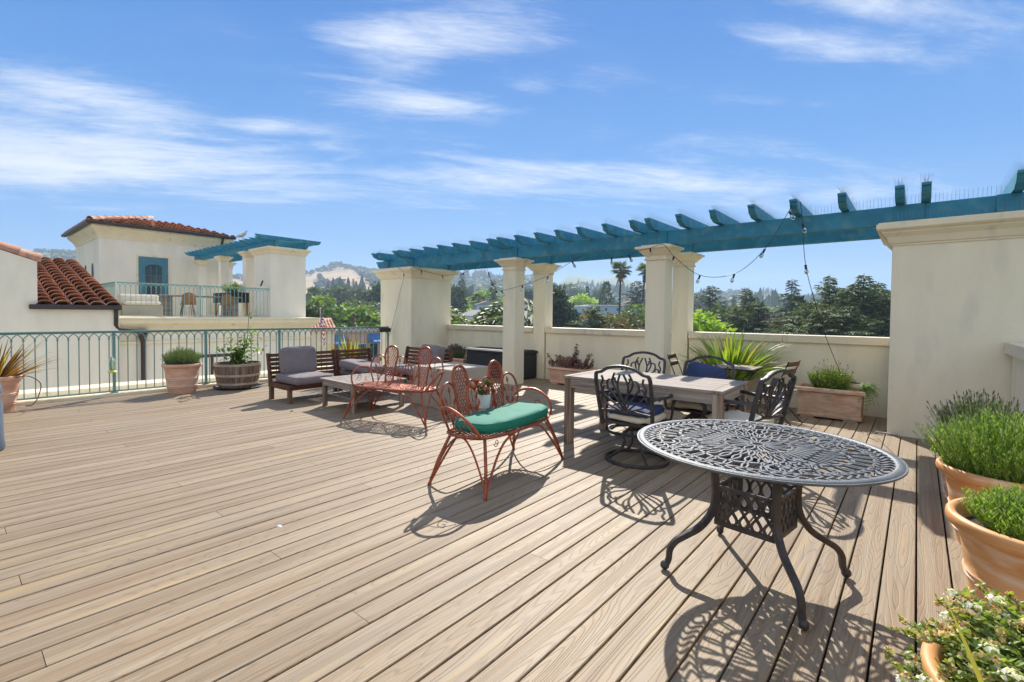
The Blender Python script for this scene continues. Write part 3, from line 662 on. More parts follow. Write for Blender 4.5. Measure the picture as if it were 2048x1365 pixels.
# ================================================================ CAST DINING CHAIRS
def FB(x, z): return (x, .235+(z-.42)*.24, z)
def chair_fan():
    C = []
    C += [[(0, .52), (.012, .62), (.045, .70), (.05, .78), (.015, .875)], [(0, .56), (.035, .66), (.085, .74), (.10, .81), (.07, .88)],
          [(.01, .53), (.065, .62), (.12, .69), (.155, .74), (.15, .80), (.11, .815), (.10, .785)],
          [(.02, .52), (.10, .585), (.165, .63), (.205, .68), (.20, .735), (.165, .745), (.155, .715)],
          [(.03, .51), (.12, .545), (.19, .575), (.225, .62), (.21, .66), (.185, .655)], [(.245, .68), (.215, .70), (.225, .75), (.20, .80), (.21, .845)],
          [(.05, .78), (.075, .81), (.07, .84)]]
    return C
def make_chair(label):
    t = empty('dining_chair', (0, 0, 0), 0, label, 'chair', 'cast metal swivel chairs round the wooden table'); ms = MT['iron']
    m = MB()
    P = [(-.252, .36), (-.262, .50), (-.27, .66), (-.272, .80), (-.262, .862), (-.235, .875), (-.20, .885), (-.13, .925), (0, .945), (.13, .925), (.20, .885), (.235, .875), (.262, .862), (.272, .80), (.27, .66), (.262, .50), (.252, .36)]
    m.sweep([FB(p.x, p.y) for p in spline(P, 3)], [(-.012, -.017), (.012, -.017), (.016, 0), (.012, .017), (-.012, .017), (-.016, 0)], upv=(0, 1, 0)); m.build('back_frame', ms, t, smooth=True)
    m = MB(); m.bar([FB(-.26, .50), FB(-.1, .515), FB(0, .505), FB(.1, .515), FB(.26, .50)], .02, .03, (0, 1, 0))
    for c in chair_fan():
        for s_ in (1, -1): m.bar([FB(s_*p.x, p.y) for p in spline(c, 4)], .014, .018, (0, 1, 0))
    for s_ in (-1, 1): m.ball(FB(s_*.10, .785), .011, 6); m.ball(FB(s_*.157, .718), .011, 6)
    m.build('back_fan', ms, t)
    for s_ in (-1, 1):
        m = MB(); P = [FB(s_*.268, .66), (s_*.29, .17, .655), (s_*.30, .02, .65), (s_*.30, -.14, .66), (s_*.295, -.235, .655), (s_*.29, -.25, .62), (s_*.285, -.215, .595), (s_*.28, -.18, .55), (s_*.27, -.20, .47), (s_*.25, -.22, .40)]
        m.bar(spline(P, 4), .032, .018, (s_, 0, .3)); m.ball((s_*.295, -.245, .635), (.02, .028, .03), 8); m.build('arm', ms, t, smooth=True)
    m = MB(); m.box(-.25, .25, -.235, .24, .375, .40, b=.006); m.build('seat_frame', ms, t)
    # swivel base: hub, upper ring, curved legs, floor ring
    m = MB(); m.lathe([(.05, .30), (.06, .33), (.06, .372)], 12); m.tube([(.13*math.cos(a), .13*math.sin(a), .262) for a in [k*math.pi/10 for k in range(20)]], .010, 6, True); m.build('swivel_hub', ms, t, smooth=True)
    for k in range(4):
        a = math.pi/4+k*math.pi/2; m = MB(); P = [(.05, .33), (.10, .29), (.135, .24), (.12, .19), (.15, .12), (.23, .055), (.285, .022)]
        m.bar([(p.x*math.cos(a), p.x*math.sin(a), p.y) for p in spline(P, 4)], .026, .014, (-math.sin(a), math.cos(a), 0)); m.build('base_leg', ms, t)
    m = MB(); m.sweep([(.29*math.cos(a), .29*math.sin(a), .016) for a in [k*math.pi/20 for k in range(40)]], [(-.014, -.015), (.014, -.015), (.017, 0), (.012, .015), (-.012, .015), (-.017, 0)], True, (0, 0, 1)); m.build('floor_ring', ms, t, smooth=True)
    return t
ch = make_chair('dark cast metal chair on the near side of the table, navy over ivory pads'); ch.location = (-2.035, 4.02, 0); ch.rotation_euler = (0, 0, R(180+4))
ch.rotation_euler = (0, 0, R(183))
def chair_copy(x, y, rz, lab): return copy_tree(ch, location=(x, y, 0), rotation_euler=(0, 0, R(rz)), ) , lab
for (x, y, rz, lab) in ((-2.60, 5.55, 3, 'dark cast metal chair behind the table, its back before the slim column'),
                        (-1.83, 5.52, -3, 'dark cast metal chair behind the table with a navy cushion propped against its back'),
                        (-1.235, 4.94, -107, 'dark cast metal chair at the right end of the table with an ivory seat pad')):
    c = copy_tree(ch, location=(x, y, 0), rotation_euler=(0, 0, R(rz))); c['label'] = lab
# chair 1 faces the table: back towards the camera
ch.location = (-2.045, 4.47, 0); ch.rotation_euler = (0, 0, R(180))
def pad(mt, c, rz, h, z, lab, w=.47, d=.45, seed=2, tiltx=0, off=(0, 0)):
    M_ = T(c[0], c[1], 0) @ RZ(R(rz)); p = M_ @ Vector((off[0], off[1], z))
    o = cushion('seat_pad', w, d, h, mt, None, tuple(p), (R(tiltx), 0, R(rz)), seed, .6, round_=.35, piping=False, wrinkle=.007); tag(o, lab, 'cushion'); return o
pad('ivory', (-2.045, 4.47), 180, .075, .442, 'ivory seat pad on the near chair, under a navy one', seed=3)
pad('navy', (-2.045, 4.47), 180, .07, .505, 'navy seat pad lying on the ivory pad of the near chair', seed=4, w=.44, off=(0, .03))
pad('navy', (-2.60, 5.55), 3, .08, .44, 'navy patterned pad on the far left chair behind the table', seed=5)
pad('ivory', (-1.83, 5.52), -3, .075, .442, 'ivory seat pad on the chair with the propped navy cushion', seed=6)
pad('navy', (-1.83, 5.52), -3, .07, .66, 'navy cushion propped upright and tilted against a chair back', seed=7, w=.44, d=.42, tiltx=78, off=(.0, .19)).rotation_euler = (R(78), R(9), R(-3))
pad('ivory', (-1.235, 4.94), -107, .08, .445, 'ivory seat pad half in sun on the chair at the table end', seed=8)

# ================================================================ WOODEN DINING TABLE
t = empty('dining_table', (-2.125, 5.015, 0), R(1.2), 'long weathered grey wooden dining table with flaking square legs', 'table')
LX, LY, Z1 = .825, .465, .745
for sx in (-1, 1):
    m = MB(); m.box(sx*(LX-.045)-.045, sx*(LX-.045)+.045, -LY, LY, Z1-.028, Z1, b=.003); m.build('end_board', MT['greywood_y'], t).rotation_euler = (0, 0, 0)
    for j in range(7):
        w_ = (2*LY-.0)/7; y0 = -LY+j*w_; xa, xb = (-(LX-.093), -.003) if sx < 0 else (.003, LX-.093)
        m = MB(); m.box(-(xb-xa)/2, (xb-xa)/2, y0+.0015, y0+w_-.0015, Z1-.028, Z1-.001, b=.002); m.build('top_plank', MT['greywood'], t, loc=((xa+xb)/2, 0, 0))
    m = MB(); m.box(-.01, .01, -LY+.09, LY-.09, Z1-.125, Z1-.029); m.build('apron', MT['greywood_y'], t, loc=(sx*(LX-.03), 0, 0))
    m = MB(); m.box(-LX+.09, LX-.09, -.011, .011, Z1-.125, Z1-.029); m.build('apron', MT['greywood'], t, loc=(0, sx*(LY-.025), 0))
    for sy in (-1, 1): m = MB(); m.box(-.042, .042, -.042, .042, 0, Z1-.0295, b=.004); m.build('leg', MT['greywood_leg'], t, loc=(sx*(LX-.048), sy*(LY-.05), 0))

# ================================================================ LOW SLATTED TABLE
t = empty('coffee_table', (-6.35, 4.24, 0), R(-2), 'low square slatted table of grey weathered wood beside the grey sofa', 'table')
h_ = .47
for sx in (-1, 1):
    m = MB(); m.box(-.04, .04, -h_, h_, .40, .425, b=.003); m.build('top_frame', MT['greywood_y'], t, loc=(sx*(h_-.04), 0, 0))
    m = MB(); m.box(-h_+.082, h_-.082, -.04, .04, .40, .424, b=.003); m.build('top_frame', MT['greywood'], t, loc=(0, sx*(h_-.041), 0))
    m = MB(); m.box(-.011, .011, -h_+.08, h_-.08, .32, .398); m.build('apron', MT['greywood_y'], t, loc=(sx*(h_-.03), 0, 0))
    m = MB(); m.box(-h_+.08, h_-.08, -.011, .011, .32, .398); m.build('apron', MT['greywood'], t, loc=(0, sx*(h_-.03), 0))
    for sy in (-1, 1): m = MB(); m.lathe([(.036, 0), (.04, .01), (.04, .40)], 8, RZ(R(22.5))); m.build('leg', MT['greywood_leg'], t, loc=(sx*(h_-.06), sy*(h_-.06), 0))
    m = MB(); m.box(-.02, .02, -h_+.09, h_-.09, .145, .17); m.build('shelf_rail', MT['greywood'], t, loc=(sx*(h_-.06), 0, 0))
m = MB(); m.box(-.035, .035, -h_+.083, h_-.083, .40, .4235, b=.002); m.build('top_frame', MT['greywood'], t)
sm_ = MB(); sm_.box(-.172, .172, -.0245, .0245, .402, .4225, b=.002); slm = sm_.mesh('slat', MT['greywood']); sh = MB(); sh.box(-h_+.05, h_-.05, -.032, .032, .171, .186); shm = sh.mesh('shelf_slat', MT['greywood'])
for j in range(12):
    for sx in (-1, 1):
        o = bpy.data.objects.new('slat', slm); COL.objects.link(o); o.parent = t; o.location = (sx*.211, -.355+j*.0645, 0)
for j in range(9):
    o = bpy.data.objects.new('shelf_slat', shm); COL.objects.link(o); o.parent = t; o.location = (0, -.33+j*.0825, 0)

# ================================================================ SECTIONAL SOFA
def sofa(name, w, dpt, loc, rz, label, legs=True, back=True):
    t = empty(name, loc, R(rz), label, 'sofa section', 'brown slatted sofa sections'); A = MT['acacia']; x = w/2
    for sy in (-1, 1): m = MB(); m.box(-x, x, -.016, .016, .205, .285, b=.004); m.build('seat_rail', A, t, loc=(0, sy*(dpt/2-.016), 0))
    for sx in (-1, 1):
        m = MB(); m.box(-.016, .016, -dpt/2+.034, dpt/2-.034, .205, .283, b=.003); m.build('seat_rail', MT['acacia'], t, loc=(sx*(x-.016), 0, 0))
        m = MB(); m.box(-.03, .03, -.03, .03, 0, .204, b=.004); m.build('leg', MT['acacia_leg'], t, loc=(sx*(x-.035), -dpt/2+.05, 0))
        m = MB(); m.box(-.03, .03, -.035, .035, 0, .204, b=.004); m.build('leg', MT['acacia_leg'], t, loc=(sx*(x-.035), dpt/2-.045, 0))
        m = MB(); m.prism([(dpt/2-.08, .286), (dpt/2, .286), (dpt/2+.085, .735), (dpt/2+.03, .745), (dpt/2+.01, .70)], 0, -.018, .018); m.build('back_post', A, t, loc=(sx*(x-.02), 0, 0))
    n_ = int(dpt/.1); m = MB(); m.box(-x+.034, x-.034, -.033, .033, .262, .28)
    me = m.mesh('seat_slat', A)
    for j in range(n_):
        o = bpy.data.objects.new('seat_slat', me); COL.objects.link(o); o.parent = t; o.location = (0, -dpt/2+.07+j*(dpt-.14)/(n_-1), 0)
    m = MB(); m.box(-x+.039, x-.039, -.009, .009, -.027, .027, b=.002); me = m.mesh('back_slat', A)
    for j in range(6):
        f_ = .06+j*.175; o = bpy.data.objects.new('back_slat', me); COL.objects.link(o); o.parent = t; z_ = .33+f_*.40; o.location = (0, dpt/2-.03+(z_-.286)*.19, z_); o.rotation_euler = (R(-10), 0, 0)
    return t
sofa('sofa_section', 1.22, .72, (-7.60, 4.12, 0), 90, 'wide brown slatted sofa section with an upright grey back cushion, at the left')
sofa('sofa_section', .72, .72, (-7.60, 5.125, 0), 90, 'middle brown slatted sofa section with a loose grey cushion lying on it')
sofa('sofa_section', 1.35, .72, (-7.25, 5.93, 0), 0, 'brown slatted sofa section standing behind the red bench by the left pier')
def sc(lab, *a, **k): return tag(cushion('sofa_cushion', *a, **k), lab, 'cushion')
sc('thick grey seat cushion on the left sofa section', .74, .70, .135, 'cush', None, (-7.50, 3.90, .355), (0, 0, R(1)), 11, .5, round_=.12)
sc('grey back cushion standing upright on the left sofa section', .60, .46, .17, 'cush', None, (-7.76, 3.92, .62), (R(80), 0, R(91)), 12, .9, round_=.2)
sc('loose grey cushion lying flat and tilted on the middle sofa section', .66, .60, .15, 'cush', None, (-7.42, 4.93, .47), (R(-4), R(8), R(14)), 13, .9, round_=.2)
sc('grey seat cushion under the loose one on the middle sofa section', .70, .70, .11, 'cush', None, (-7.52, 5.06, .342), (0, 0, 0), 16, .4, round_=.12)
sc('grey seat cushion on the sofa section by the pier', 1.2, .66, .12, 'cush', None, (-7.22, 5.86, .35), (0, 0, 0), 14, .5, round_=.12)
sc('grey back cushion propped on the sofa section by the pier', .62, .44, .17, 'cush', None, (-6.98, 6.17, .60), (R(78), 0, R(-4)), 15, .9, round_=.2)

# ================================================================ COVERED FIRE TABLE, STORAGE BOX
t = empty('covered_table', (-5.50, 5.28, 0), R(-2), 'square outdoor table under a fitted beige cover behind the red bench', 'covered table')
m = MB(); q = random.Random(9)
def coverpt(sidex, z_): return 0
rings = []
for z_, k in ((.005, 1.0), (.1, .992), (.25, .985), (.42, .98), (.56, .985), (.592, .975), (.60, .95)):
    rg = []
    for i in range(64):
        s_ = i/16; e = int(s_) % 4; f_ = s_-int(s_); P = [(-1, -1), (1, -1), (1, 1), (-1, 1)]; a_, b_ = P[e], P[(e+1) % 4]
        x = (a_[0]+(b_[0]-a_[0])*f_)*.45*k; y = (a_[1]+(b_[1]-a_[1])*f_)*.42*k; wv = .008*math.sin(i*1.1+2)*(1-z_/.6)+.005*math.sin(i*2.3+z_*9)
        n_ = (0 if abs(abs(x)-.45*k) > 1e-6 else math.copysign(1, x), 0 if abs(abs(y)-.42*k) > 1e-6 else math.copysign(1, y)); rg.append((x+n_[0]*wv, y+n_[1]*wv, z_+.004*math.sin(i*.9)*(z_ < .02)))
    rings.append(rg)
m.loft(rings); m.build('cover', MT['cover'], t, smooth=True, angle=30)
for sx in (-1, 1):
    for sy in (-1, 1): m = MB(); m.box(sx*.38-.03, sx*.38+.03, sy*.35-.03, sy*.35+.03, 0, .58); m.build('leg', MT['black'], t)
m = MB(); m.box(-.43, .43, -.40, .40, .57, .588); m.build('table_top', MT['black'], t)
t = empty('storage_box', (-7.16, 8.42, 0), 0, 'charcoal outdoor storage box against the parapet behind the slim front column', 'storage box')
m = MB(); m.box(-.78, .78, -.33, .33, .02, .56, b=.015); m.build('body', MT['storage'], t)
m = MB(); m.prism([(-.36, .562), (.36, .562), (.36, .60), (.2, .635), (-.3, .625), (-.36, .60)], 0, -.80, .80); m.build('lid', MT['storage'], t)
m = MB(); m.box(-.1, .1, -.345, -.331, .48, .53, b=.004); m.build('latch', MT['black'], t)

# ================================================================ ROUND CAST TABLE
TC = (-.643, 2.926); t = empty('round_table', (*TC, 0), R(-8), 'round grey-blue cast metal table with a pierced scrollwork top, in the foreground', 'table')
RT = .645; tt = MT['tabletop']; zt = .715
m = MB(); m.sweep([(.612*math.cos(a), .612*math.sin(a), zt) for a in [2*math.pi*k/96 for k in range(96)]],
    [(-.018, -.006), (-.014, -.010), (.012, -.018), (.026, -.013), (.033, -.003), (.028, .005), (.016, .009), (-.006, .006), (-.010, .002), (-.014, .0025), (-.018, .002)], True, (0, 0, 1)); m.build('rim', tt, t, smooth=True, angle=50)
m = MB(); BW, BH = .0115, .009
def B2(P, w=BW, sm=4, loop=False): m.bar([(p.x, p.y, zt) for p in spline(P, sm, loop)], w, BH, (0, 0, 1), loop)
def circ(cx_, cy_, rx, ry=None, n_=24, w=BW, rot=0):
    ry = ry or rx; P = []
    for k in range(n_):
        a = 2*math.pi*k/n_; x, y = rx*math.cos(a), ry*math.sin(a); P.append((cx_+x*math.cos(rot)-y*math.sin(rot), cy_+x*math.sin(rot)+y*math.cos(rot), zt))
    m.bar(P, w, BH, (0, 0, 1), True)
circ(0, 0, .505, n_=72, w=.011)
pol = lambda r_, a_: (r_*math.cos(a_), r_*math.sin(a_))
for k in range(72):                                    # border of slanting, leaning teeth
    a = 2*math.pi*k/72; d_ = 2*math.pi/72; f_ = 1 if (k//9) % 2 else -1
    B2([pol(.508, a), pol(.532, a+f_*d_*.75), pol(.566, a-f_*d_*.35), pol(.594, a+f_*d_*.5)], .0105, 3)
NP = 38                                                # feathered lattice: two sets of waving rays that cross into long petals
for k in range(NP):
    a = 2*math.pi*k/NP
    for f_ in (1, -1):
        lobe = .05*math.cos(4*a)
        P = [pol(r_, a+f_*.062*math.sin((r_-.17)*25.5+lobe*12)*(.35+.65*(.505-r_)/.3)) for r_ in (.165, .205, .245, .285, .325, .365, .405, .445, .485, .505)]
        B2(P, .0088, 3)
for k in range(4):                                     # four broad shell arcs and the loops between them
    a0 = k*math.pi/2+math.pi/4*0
    P = [pol(.17, a0-.62), pol(.27, a0-.60), pol(.38, a0-.42), pol(.43, a0), pol(.38, a0+.42), pol(.27, a0+.60), pol(.17, a0+.62)]; B2(P, .016, 5)
    c_ = pol(.385, a0+math.pi/4); circ(c_[0], c_[1], .058, .085, 18, .015, a0+math.pi/4); circ(c_[0], c_[1], .026, .042, 12, .009, a0+math.pi/4)
    for s_ in (-1, 1): c_ = pol(.44, a0+math.pi/4+s_*.22); circ(c_[0], c_[1], .05, .05, 16, .013)
circ(0, 0, .165, n_=32, w=.014); circ(0, 0, .034, n_=16, w=.014)
for k in range(12):
    a = 2*math.pi*k/12; w_ = .20 if k % 2 else .12
    for f_ in (-1, 1): B2([pol(.036, a), pol(.08, a+f_*w_), pol(.125, a+f_*w_*.75), pol(.163, a)], .0085, 4)
m.build('scrollwork', tt, t)
# pedestal: square pierced skirt on four cabriole legs
hw = .152
for k in range(4):
    M_ = RZ(k*math.pi/2); b = MB()
    def Sd(x, z): return (x, -hw, z)
    b.bar([Sd(-hw, .48), Sd(hw, .48)], .012, .02, (0, 0, 1)); b.bar([Sd(-hw, .285), Sd(hw, .285)], .012, .03, (0, 0, 1))
    for j in range(5):
        x0_ = -hw+.030+j*.061
        for s_ in (1, -1):
            P = [(x0_+s_*.012, .29), (x0_+s_*.024, .322), (x0_, .362), (x0_-s_*.027, .405), (x0_-s_*.025, .442), (x0_, .478)]; b.bar([Sd(p.x, p.y) for p in spline(P, 4)], .013, .012, (0, 1, 0))
    o = b.build('skirt_panel', MT['iron'], t); o.rotation_euler = (0, 0, k*math.pi/2)
    b = MB(); P = [(.285, .705), (.245, .64), (.222, .54), (.216, .42), (.236, .33), (.295, .25), (.37, .20), (.425, .165), (.455, .12), (.462, .065), (.478, .025)]
    sp2 = spline(P, 4); n_ = len(sp2); scl = [.98-.3*i/n_ for i in range(n_)]
    b.sweep([(p.x, 0, p.y) for p in sp2], [(-.019, -.017), (-.008, -.022), (.008, -.022), (.019, -.017), (.022, 0), (.019, .017), (-.019, .017), (-.022, 0)], upv=(0, 1, 0), scale=scl)
    b.ball((.482, 0, .028), (.026, .022, .026), 10)
    o = b.build('leg', MT['iron'], t, smooth=True); o.rotation_euler = (0, 0, math.pi/4+k*math.pi/2)

# ================================================================ BISTRO SET
def slat_top(t, w, d, n, z, name='slat', mt='acacia'):
    m = MB(); sw = w/n; m.box(-sw/2+.005, sw/2-.005, -d/2, d/2, z-.014, z, b=.002); me = m.mesh(name, MT[mt])
    for j in range(n): o = bpy.data.objects.new(name, me); COL.objects.link(o); o.parent = t; o.location = (-w/2+sw*(j+.5), 0, 0)
t = empty('bistro_table', (-1.92, 7.38, 0), R(0), 'small folding slatted bistro table in front of the phormium pot', 'table')
slat_top(t, .58, .55, 8, .71, mt='greywood')
for sy in (-1, 1):
    for s_ in (-1, 1): m = MB(); m.bar([(s_*.25, sy*.22, .69), (-s_*.27, sy*.22, .01)], .012, .025, (0, 1, 0)); m.build('folding_leg', MT['black'], t)
    m = MB(); m.box(-.28, .28, sy*.22-.012, sy*.22+.012, .675, .694); m.build('support_bar', MT['black'], t)
def bistro_chair(x, y, rz, lab):
    t = empty('bistro_chair', (x, y, 0), R(rz), lab, 'chair', 'folding bistro chairs')
    slat_top(t, .38, .36, 5, .45, 'seat_slat', 'greywood')
    for s_ in (-1, 1):
        m = MB(); m.bar([(s_*.19, -.20, .01), (s_*.19, .03, .42), (s_*.19, .19, .84)], .008, .022, (1, 0, 0)); m.build('frame_bar', MT['black'], t)
        m = MB(); m.bar([(s_*.175, .24, .01), (s_*.175, -.17, .44)], .008, .022, (1, 0, 0)); m.build('frame_bar', MT['black'], t)
    for z_ in (.80, .70): m = MB(); m.box(-.19, .19, -.007, .007, z_-.028, z_+.028, b=.002); m.build('back_slat', MT['acacia'], t, loc=(0, .178-(.8-z_)*.38, 0))
bistro_chair(-2.62, 7.32, 95, 'folding slatted bistro chair left of the bistro table, partly behind the cast chairs')
bistro_chair(-1.38, 7.34, -100, 'folding slatted bistro chair right of the bistro table, its back slat above the cast chair')
# ================================================================ POTS AND PLANTS
LM = {
 'phorm': leafmat('phormium_leaf', (.09, .19, .03), (.34, .46, .08), .4, .4, .4),
 'phorm_y': leafmat('yellow_phormium_leaf', (.22, .24, .04), (.50, .44, .09), .4, .4, .35),
 'phorm_b': leafmat('bronze_phormium_leaf', (.13, .045, .02), (.30, .15, .04), .3, .4, .55),
 'lav': leafmat('lavender_leaf', (.10, .20, .035), (.29, .40, .10), .45, .5, .35),
 'lav_g': leafmat('grey_lavender_leaf', (.08, .13, .045), (.20, .27, .11), .35, .6, .3),
 'lavfl': leafmat('lavender_flower', (.08, .065, .085), (.17, .13, .16), .2, .6, .3),
 'bud': leafmat('green_flower_bud', (.26, .36, .14), (.42, .46, .26), .3, .6, .2),
 'citrus': leafmat('citrus_leaf', (.06, .14, .02), (.26, .34, .05), .4, .3, .4),
 'red': leafmat('dark_red_leaf', (.14, .07, .07), (.36, .20, .18), .3, .5, .4),
 'small': leafmat('small_green_leaf', (.11, .20, .03), (.36, .42, .10), .35, .45, .35),
 'fern': leafmat('fern_leaf', (.10, .20, .06), (.24, .36, .14), .4, .5, .25),
 'petal': leafmat('white_petal', (.78, .74, .70), (.86, .86, .84), .3, .5, .08),
 'bloom': leafmat('fading_bloom', (.55, .35, .16), (.72, .60, .34), .3, .6, .25),
}
def blade(m, base, az, L_, w, lean, droop, q, seg=6, twist=0):
    """a folded strap leaf that rises, leans out and droops"""
    d = Vector((math.cos(az), math.sin(az), 0)); s_ = Vector((-math.sin(az), math.cos(az), 0)); p = Vector(base); th = lean; vs = []; fs = []
    for i in range(seg+1):
        f_ = i/seg; ww = w*(.55+.9*f_ if f_ < .35 else 1.0*(1-((f_-.35)/.65)**1.7)+.02); up_ = Vector((0, 0, 1))
        nrm = d*math.cos(th)-up_*math.sin(th)*-1
        t_ = d*math.sin(th)+up_*math.cos(th); nn = s_.cross(t_)
        vs += [p-s_*ww/2+nn*ww*.18, p, p+s_*ww/2+nn*ww*.18]
        p = p+t_*(L_/seg); th += droop/seg*(.4+1.3*f_)
    for i in range(seg):
        for j in (0, 1): fs.append((i*3+j, i*3+j+1, (i+1)*3+j+1, (i+1)*3+j))
    m.add(vs, fs)
def phormium(t, n, L_, w, seed, mats, z0, r0=.1, lean=(.05, .75), droop=(.1, .9), share=None):
    q = random.Random(seed); ms = [MB() for _ in mats]
    for k in range(n):
        a = q.uniform(0, 2*math.pi); f_ = q.random()**.7; ln = lean[0]+(lean[1]-lean[0])*f_
        blade(ms[k % len(ms)], (r0*f_*math.cos(a), r0*f_*math.sin(a), z0), a, L_*q.uniform(.6, 1.05), w*q.uniform(.7, 1.1), ln, q.uniform(*droop)*(.3+f_), q)
    for m, mt_ in zip(ms, mats): o = m.build('leaves', mt_, t, smooth=False); o['kind'] = 'stuff'
def shrub(t, n, rad, h, seed, lm, z0, r0=.1, leafw=.004, leafl=.03, nl=9, spread=.9, tip=None, tipn=1, tiph=.035, upright=.6, ry=1., stemr=.0013, lean=0):
    q = random.Random(seed); m = MB(); tp = MB()
    for k in range(n):
        a = q.uniform(0, 2*math.pi); f_ = math.sqrt(q.random()); bx, by = r0*f_*math.cos(a), r0*f_*math.sin(a)*ry
        hh = h*q.uniform(.72, 1.05)*(1-.38*f_*f_); ex, ey = rad*f_*math.cos(a)*q.uniform(.8, 1.1), rad*f_*math.sin(a)*q.uniform(.8, 1.1)*ry
        P = [Vector((bx, by, z0)), Vector((bx+(ex-bx)*.55, by+(ey-by)*.55, z0+hh*.42)), Vector((ex+q.uniform(-.02, .02)+lean*hh, ey+q.uniform(-.02, .02), z0+hh))]
        m.tube(P, stemr, 3)
        for i in range(nl):
            f2 = .15+.85*(i+q.random()*.6)/nl; p = P[0].lerp(P[1], f2*2) if f2 < .5 else P[1].lerp(P[2], min(1, f2*2-1)); b_ = q.uniform(0, 6.28)
            dv = Vector((math.cos(b_)*spread, math.sin(b_)*spread, upright+q.uniform(-.1, .4))).normalized(); sd_ = dv.cross(Vector((math.sin(b_*3), math.cos(b_*2), .3))).normalized()
            l_ = leafl*q.uniform(.7, 1.2)*(1.1-.35*f2); m.add([p, p+dv*l_*.5+sd_*leafw/2, p+dv*l_, p+dv*l_*.5-sd_*leafw/2], [(0, 1, 2, 3)])
        if tip and q.random() < tipn:
            dv = (P[2]-P[1]).normalized(); e = P[2]+dv*tiph; tp.tube([P[2]-dv*.004, P[2]+dv*tiph*.45, e], .0042, 4, scale=[.5, 1.1, .3])
    o = m.build('foliage', lm, t); o['kind'] = 'stuff'
    if tip: o = tp.build('flower_heads', tip, t); o['kind'] = 'stuff'
def round_pot(t, prof, mt='terra', soilr=None, soilz=None, n=48):
    m = MB(); m.lathe(prof, n); o = m.build('pot', MT[mt], t, smooth=True, angle=50)
    m = MB(); m.lathe([(soilr, soilz-.02), (soilr, soilz), (.0, soilz+.01)], 24); m.build('soil', MT['soil'], t)
def profile(rt_, rb, h):
    def r(z): return rb+(rt_*.90-rb)*(z/h)**.9
    P = [(0, 0), (rb, 0)]
    for zc in (.20, .245, .42, .465): pass
    for a in (.05, .17): P.append((r(a*h), a*h))
    for c_ in (.20, .25): P += [(r(c_*h)+.002, (c_-.018)*h), (r(c_*h)+.011, c_*h), (r(c_*h)+.002, (c_+.018)*h)]
    P += [(r(.33*h), .33*h), (r(.42*h), .42*h)]
    for c_ in (.46, .505): P += [(r(c_*h)+.002, (c_-.015)*h), (r(c_*h)+.009, c_*h), (r(c_*h)+.002, (c_+.015)*h)]
    P += [(r(.6*h), .6*h), (r(.75*h), .75*h), (r(.84*h), .84*h), (rt_*.90, .875*h), (rt_*.955, .885*h), (rt_*.99, .91*h), (rt_, .945*h), (rt_*.995, .98*h), (rt_*.97, h), (rt_*.92, h*1.0), (rt_*.885, .975*h), (rt_*.86, .90*h), (rt_*.8, .8*h), (0, .8*h)]
    return P
# --- left side
t = empty('phormium_pot', (-9.63, .49, 0), 0, 'terracotta pot of bronze and green strap leaves at the left edge of the terrace', 'potted plant')
round_pot(t, profile(.31, .19, .50), 'terra', .26, .44); phormium(t, 130, .72, .040, 21, (LM['phorm_b'], LM['phorm_b'], LM['phorm_b'], LM['phorm_y']), .42, .12, (.1, 1.15), (.1, .6))
m = MB(); m.tube(spline([(.2, .15, .46), (.36, .30, .50), (.47, .42, .40), (.45, .40, .22), (.32, .35, .09), (.1, .3, .05)], 5), .006, 5); m.build('drip_hose', MT['black'], t, smooth=True)
t = empty('lavender_pot', (-9.68, 2.78, 0), 0, 'ringed terracotta pot of bushy grey-green lavender against the green railing', 'potted plant')
round_pot(t, profile(.305, .205, .51), 'terra', .26, .45); shrub(t, 620, .31, .36, 22, LM['lav_g'], .44, .2, .007, .04, 12, .8)
t = empty('barrel_planter', (-9.57, 3.66, 0), 0, 'half wine barrel planter with a young citrus tree by the railing', 'planter')
for k in range(24):
    a0, a1 = 2*math.pi*k/24, 2*math.pi*(k+.955)/24; m = MB(); rings = []
    for z_, r_ in ((.03, .318), (.14, .352), (.26, .377), (.38, .392), (.47, .398)):
        j = rnd.uniform(-.002, .002); rings.append([((r_+j)*math.cos(a0), (r_+j)*math.sin(a0), z_), ((r_+j)*math.cos(a1), (r_+j)*math.sin(a1), z_), ((r_-.025)*math.cos(a1), (r_-.025)*math.sin(a1), z_), ((r_-.025)*math.cos(a0), (r_-.025)*math.sin(a0), z_)])
    m.loft(rings); m.build('stave', MT['barrel'], t)
for z_, r_ in ((.10, .345), (.255, .380), (.445, .3995)):
    m = MB(); m.lathe([(r_-.004, z_-.02), (r_+.001, z_-.02), (r_+.005, z_+.02), (r_, z_+.02)], 48, cap=False); m.build('hoop', MT['hoop'], t, smooth=True)
m = MB(); m.lathe([(0, .0), (.36, 0), (.41, .03), (.395, .035), (.35, .012), (0, .012)], 32); m.build('saucer', MT['black'], t)
m = MB(); m.lathe([(.36, .40), (0, .415)], 24, cap=False); m.build('soil', MT['soil'], t)
m = MB(); lf = MB(); q = random.Random(31); tips = []
for (dx, dy, zt_) in ((.0, -.34, .78), (-.05, -.18, .95), (.0, .02, .72), (.05, .16, .83), (-.02, .30, .96), (.0, .24, 1.08), (.0, .42, .72), (.1, -.05, .70), (-.1, .1, .75), (.02, .06, .98)):
    P = spline([(0, 0, .41), (dx*.3, dy*.3, .41+(zt_-.41)*.4), (dx, dy, zt_)], 4); m.tube(P, .006, 5, scale=[1.3-i*.1 for i in range(len(P))]); tips.append(P)
P = spline([(0, .05, .45), (0, .15, .8), (0, .185, 1.1), (0, .20, 1.34), (0, .23, 1.40)], 3); m.tube(P, .005, 4); m.build('branches', MT['stem'], t, smooth=True)
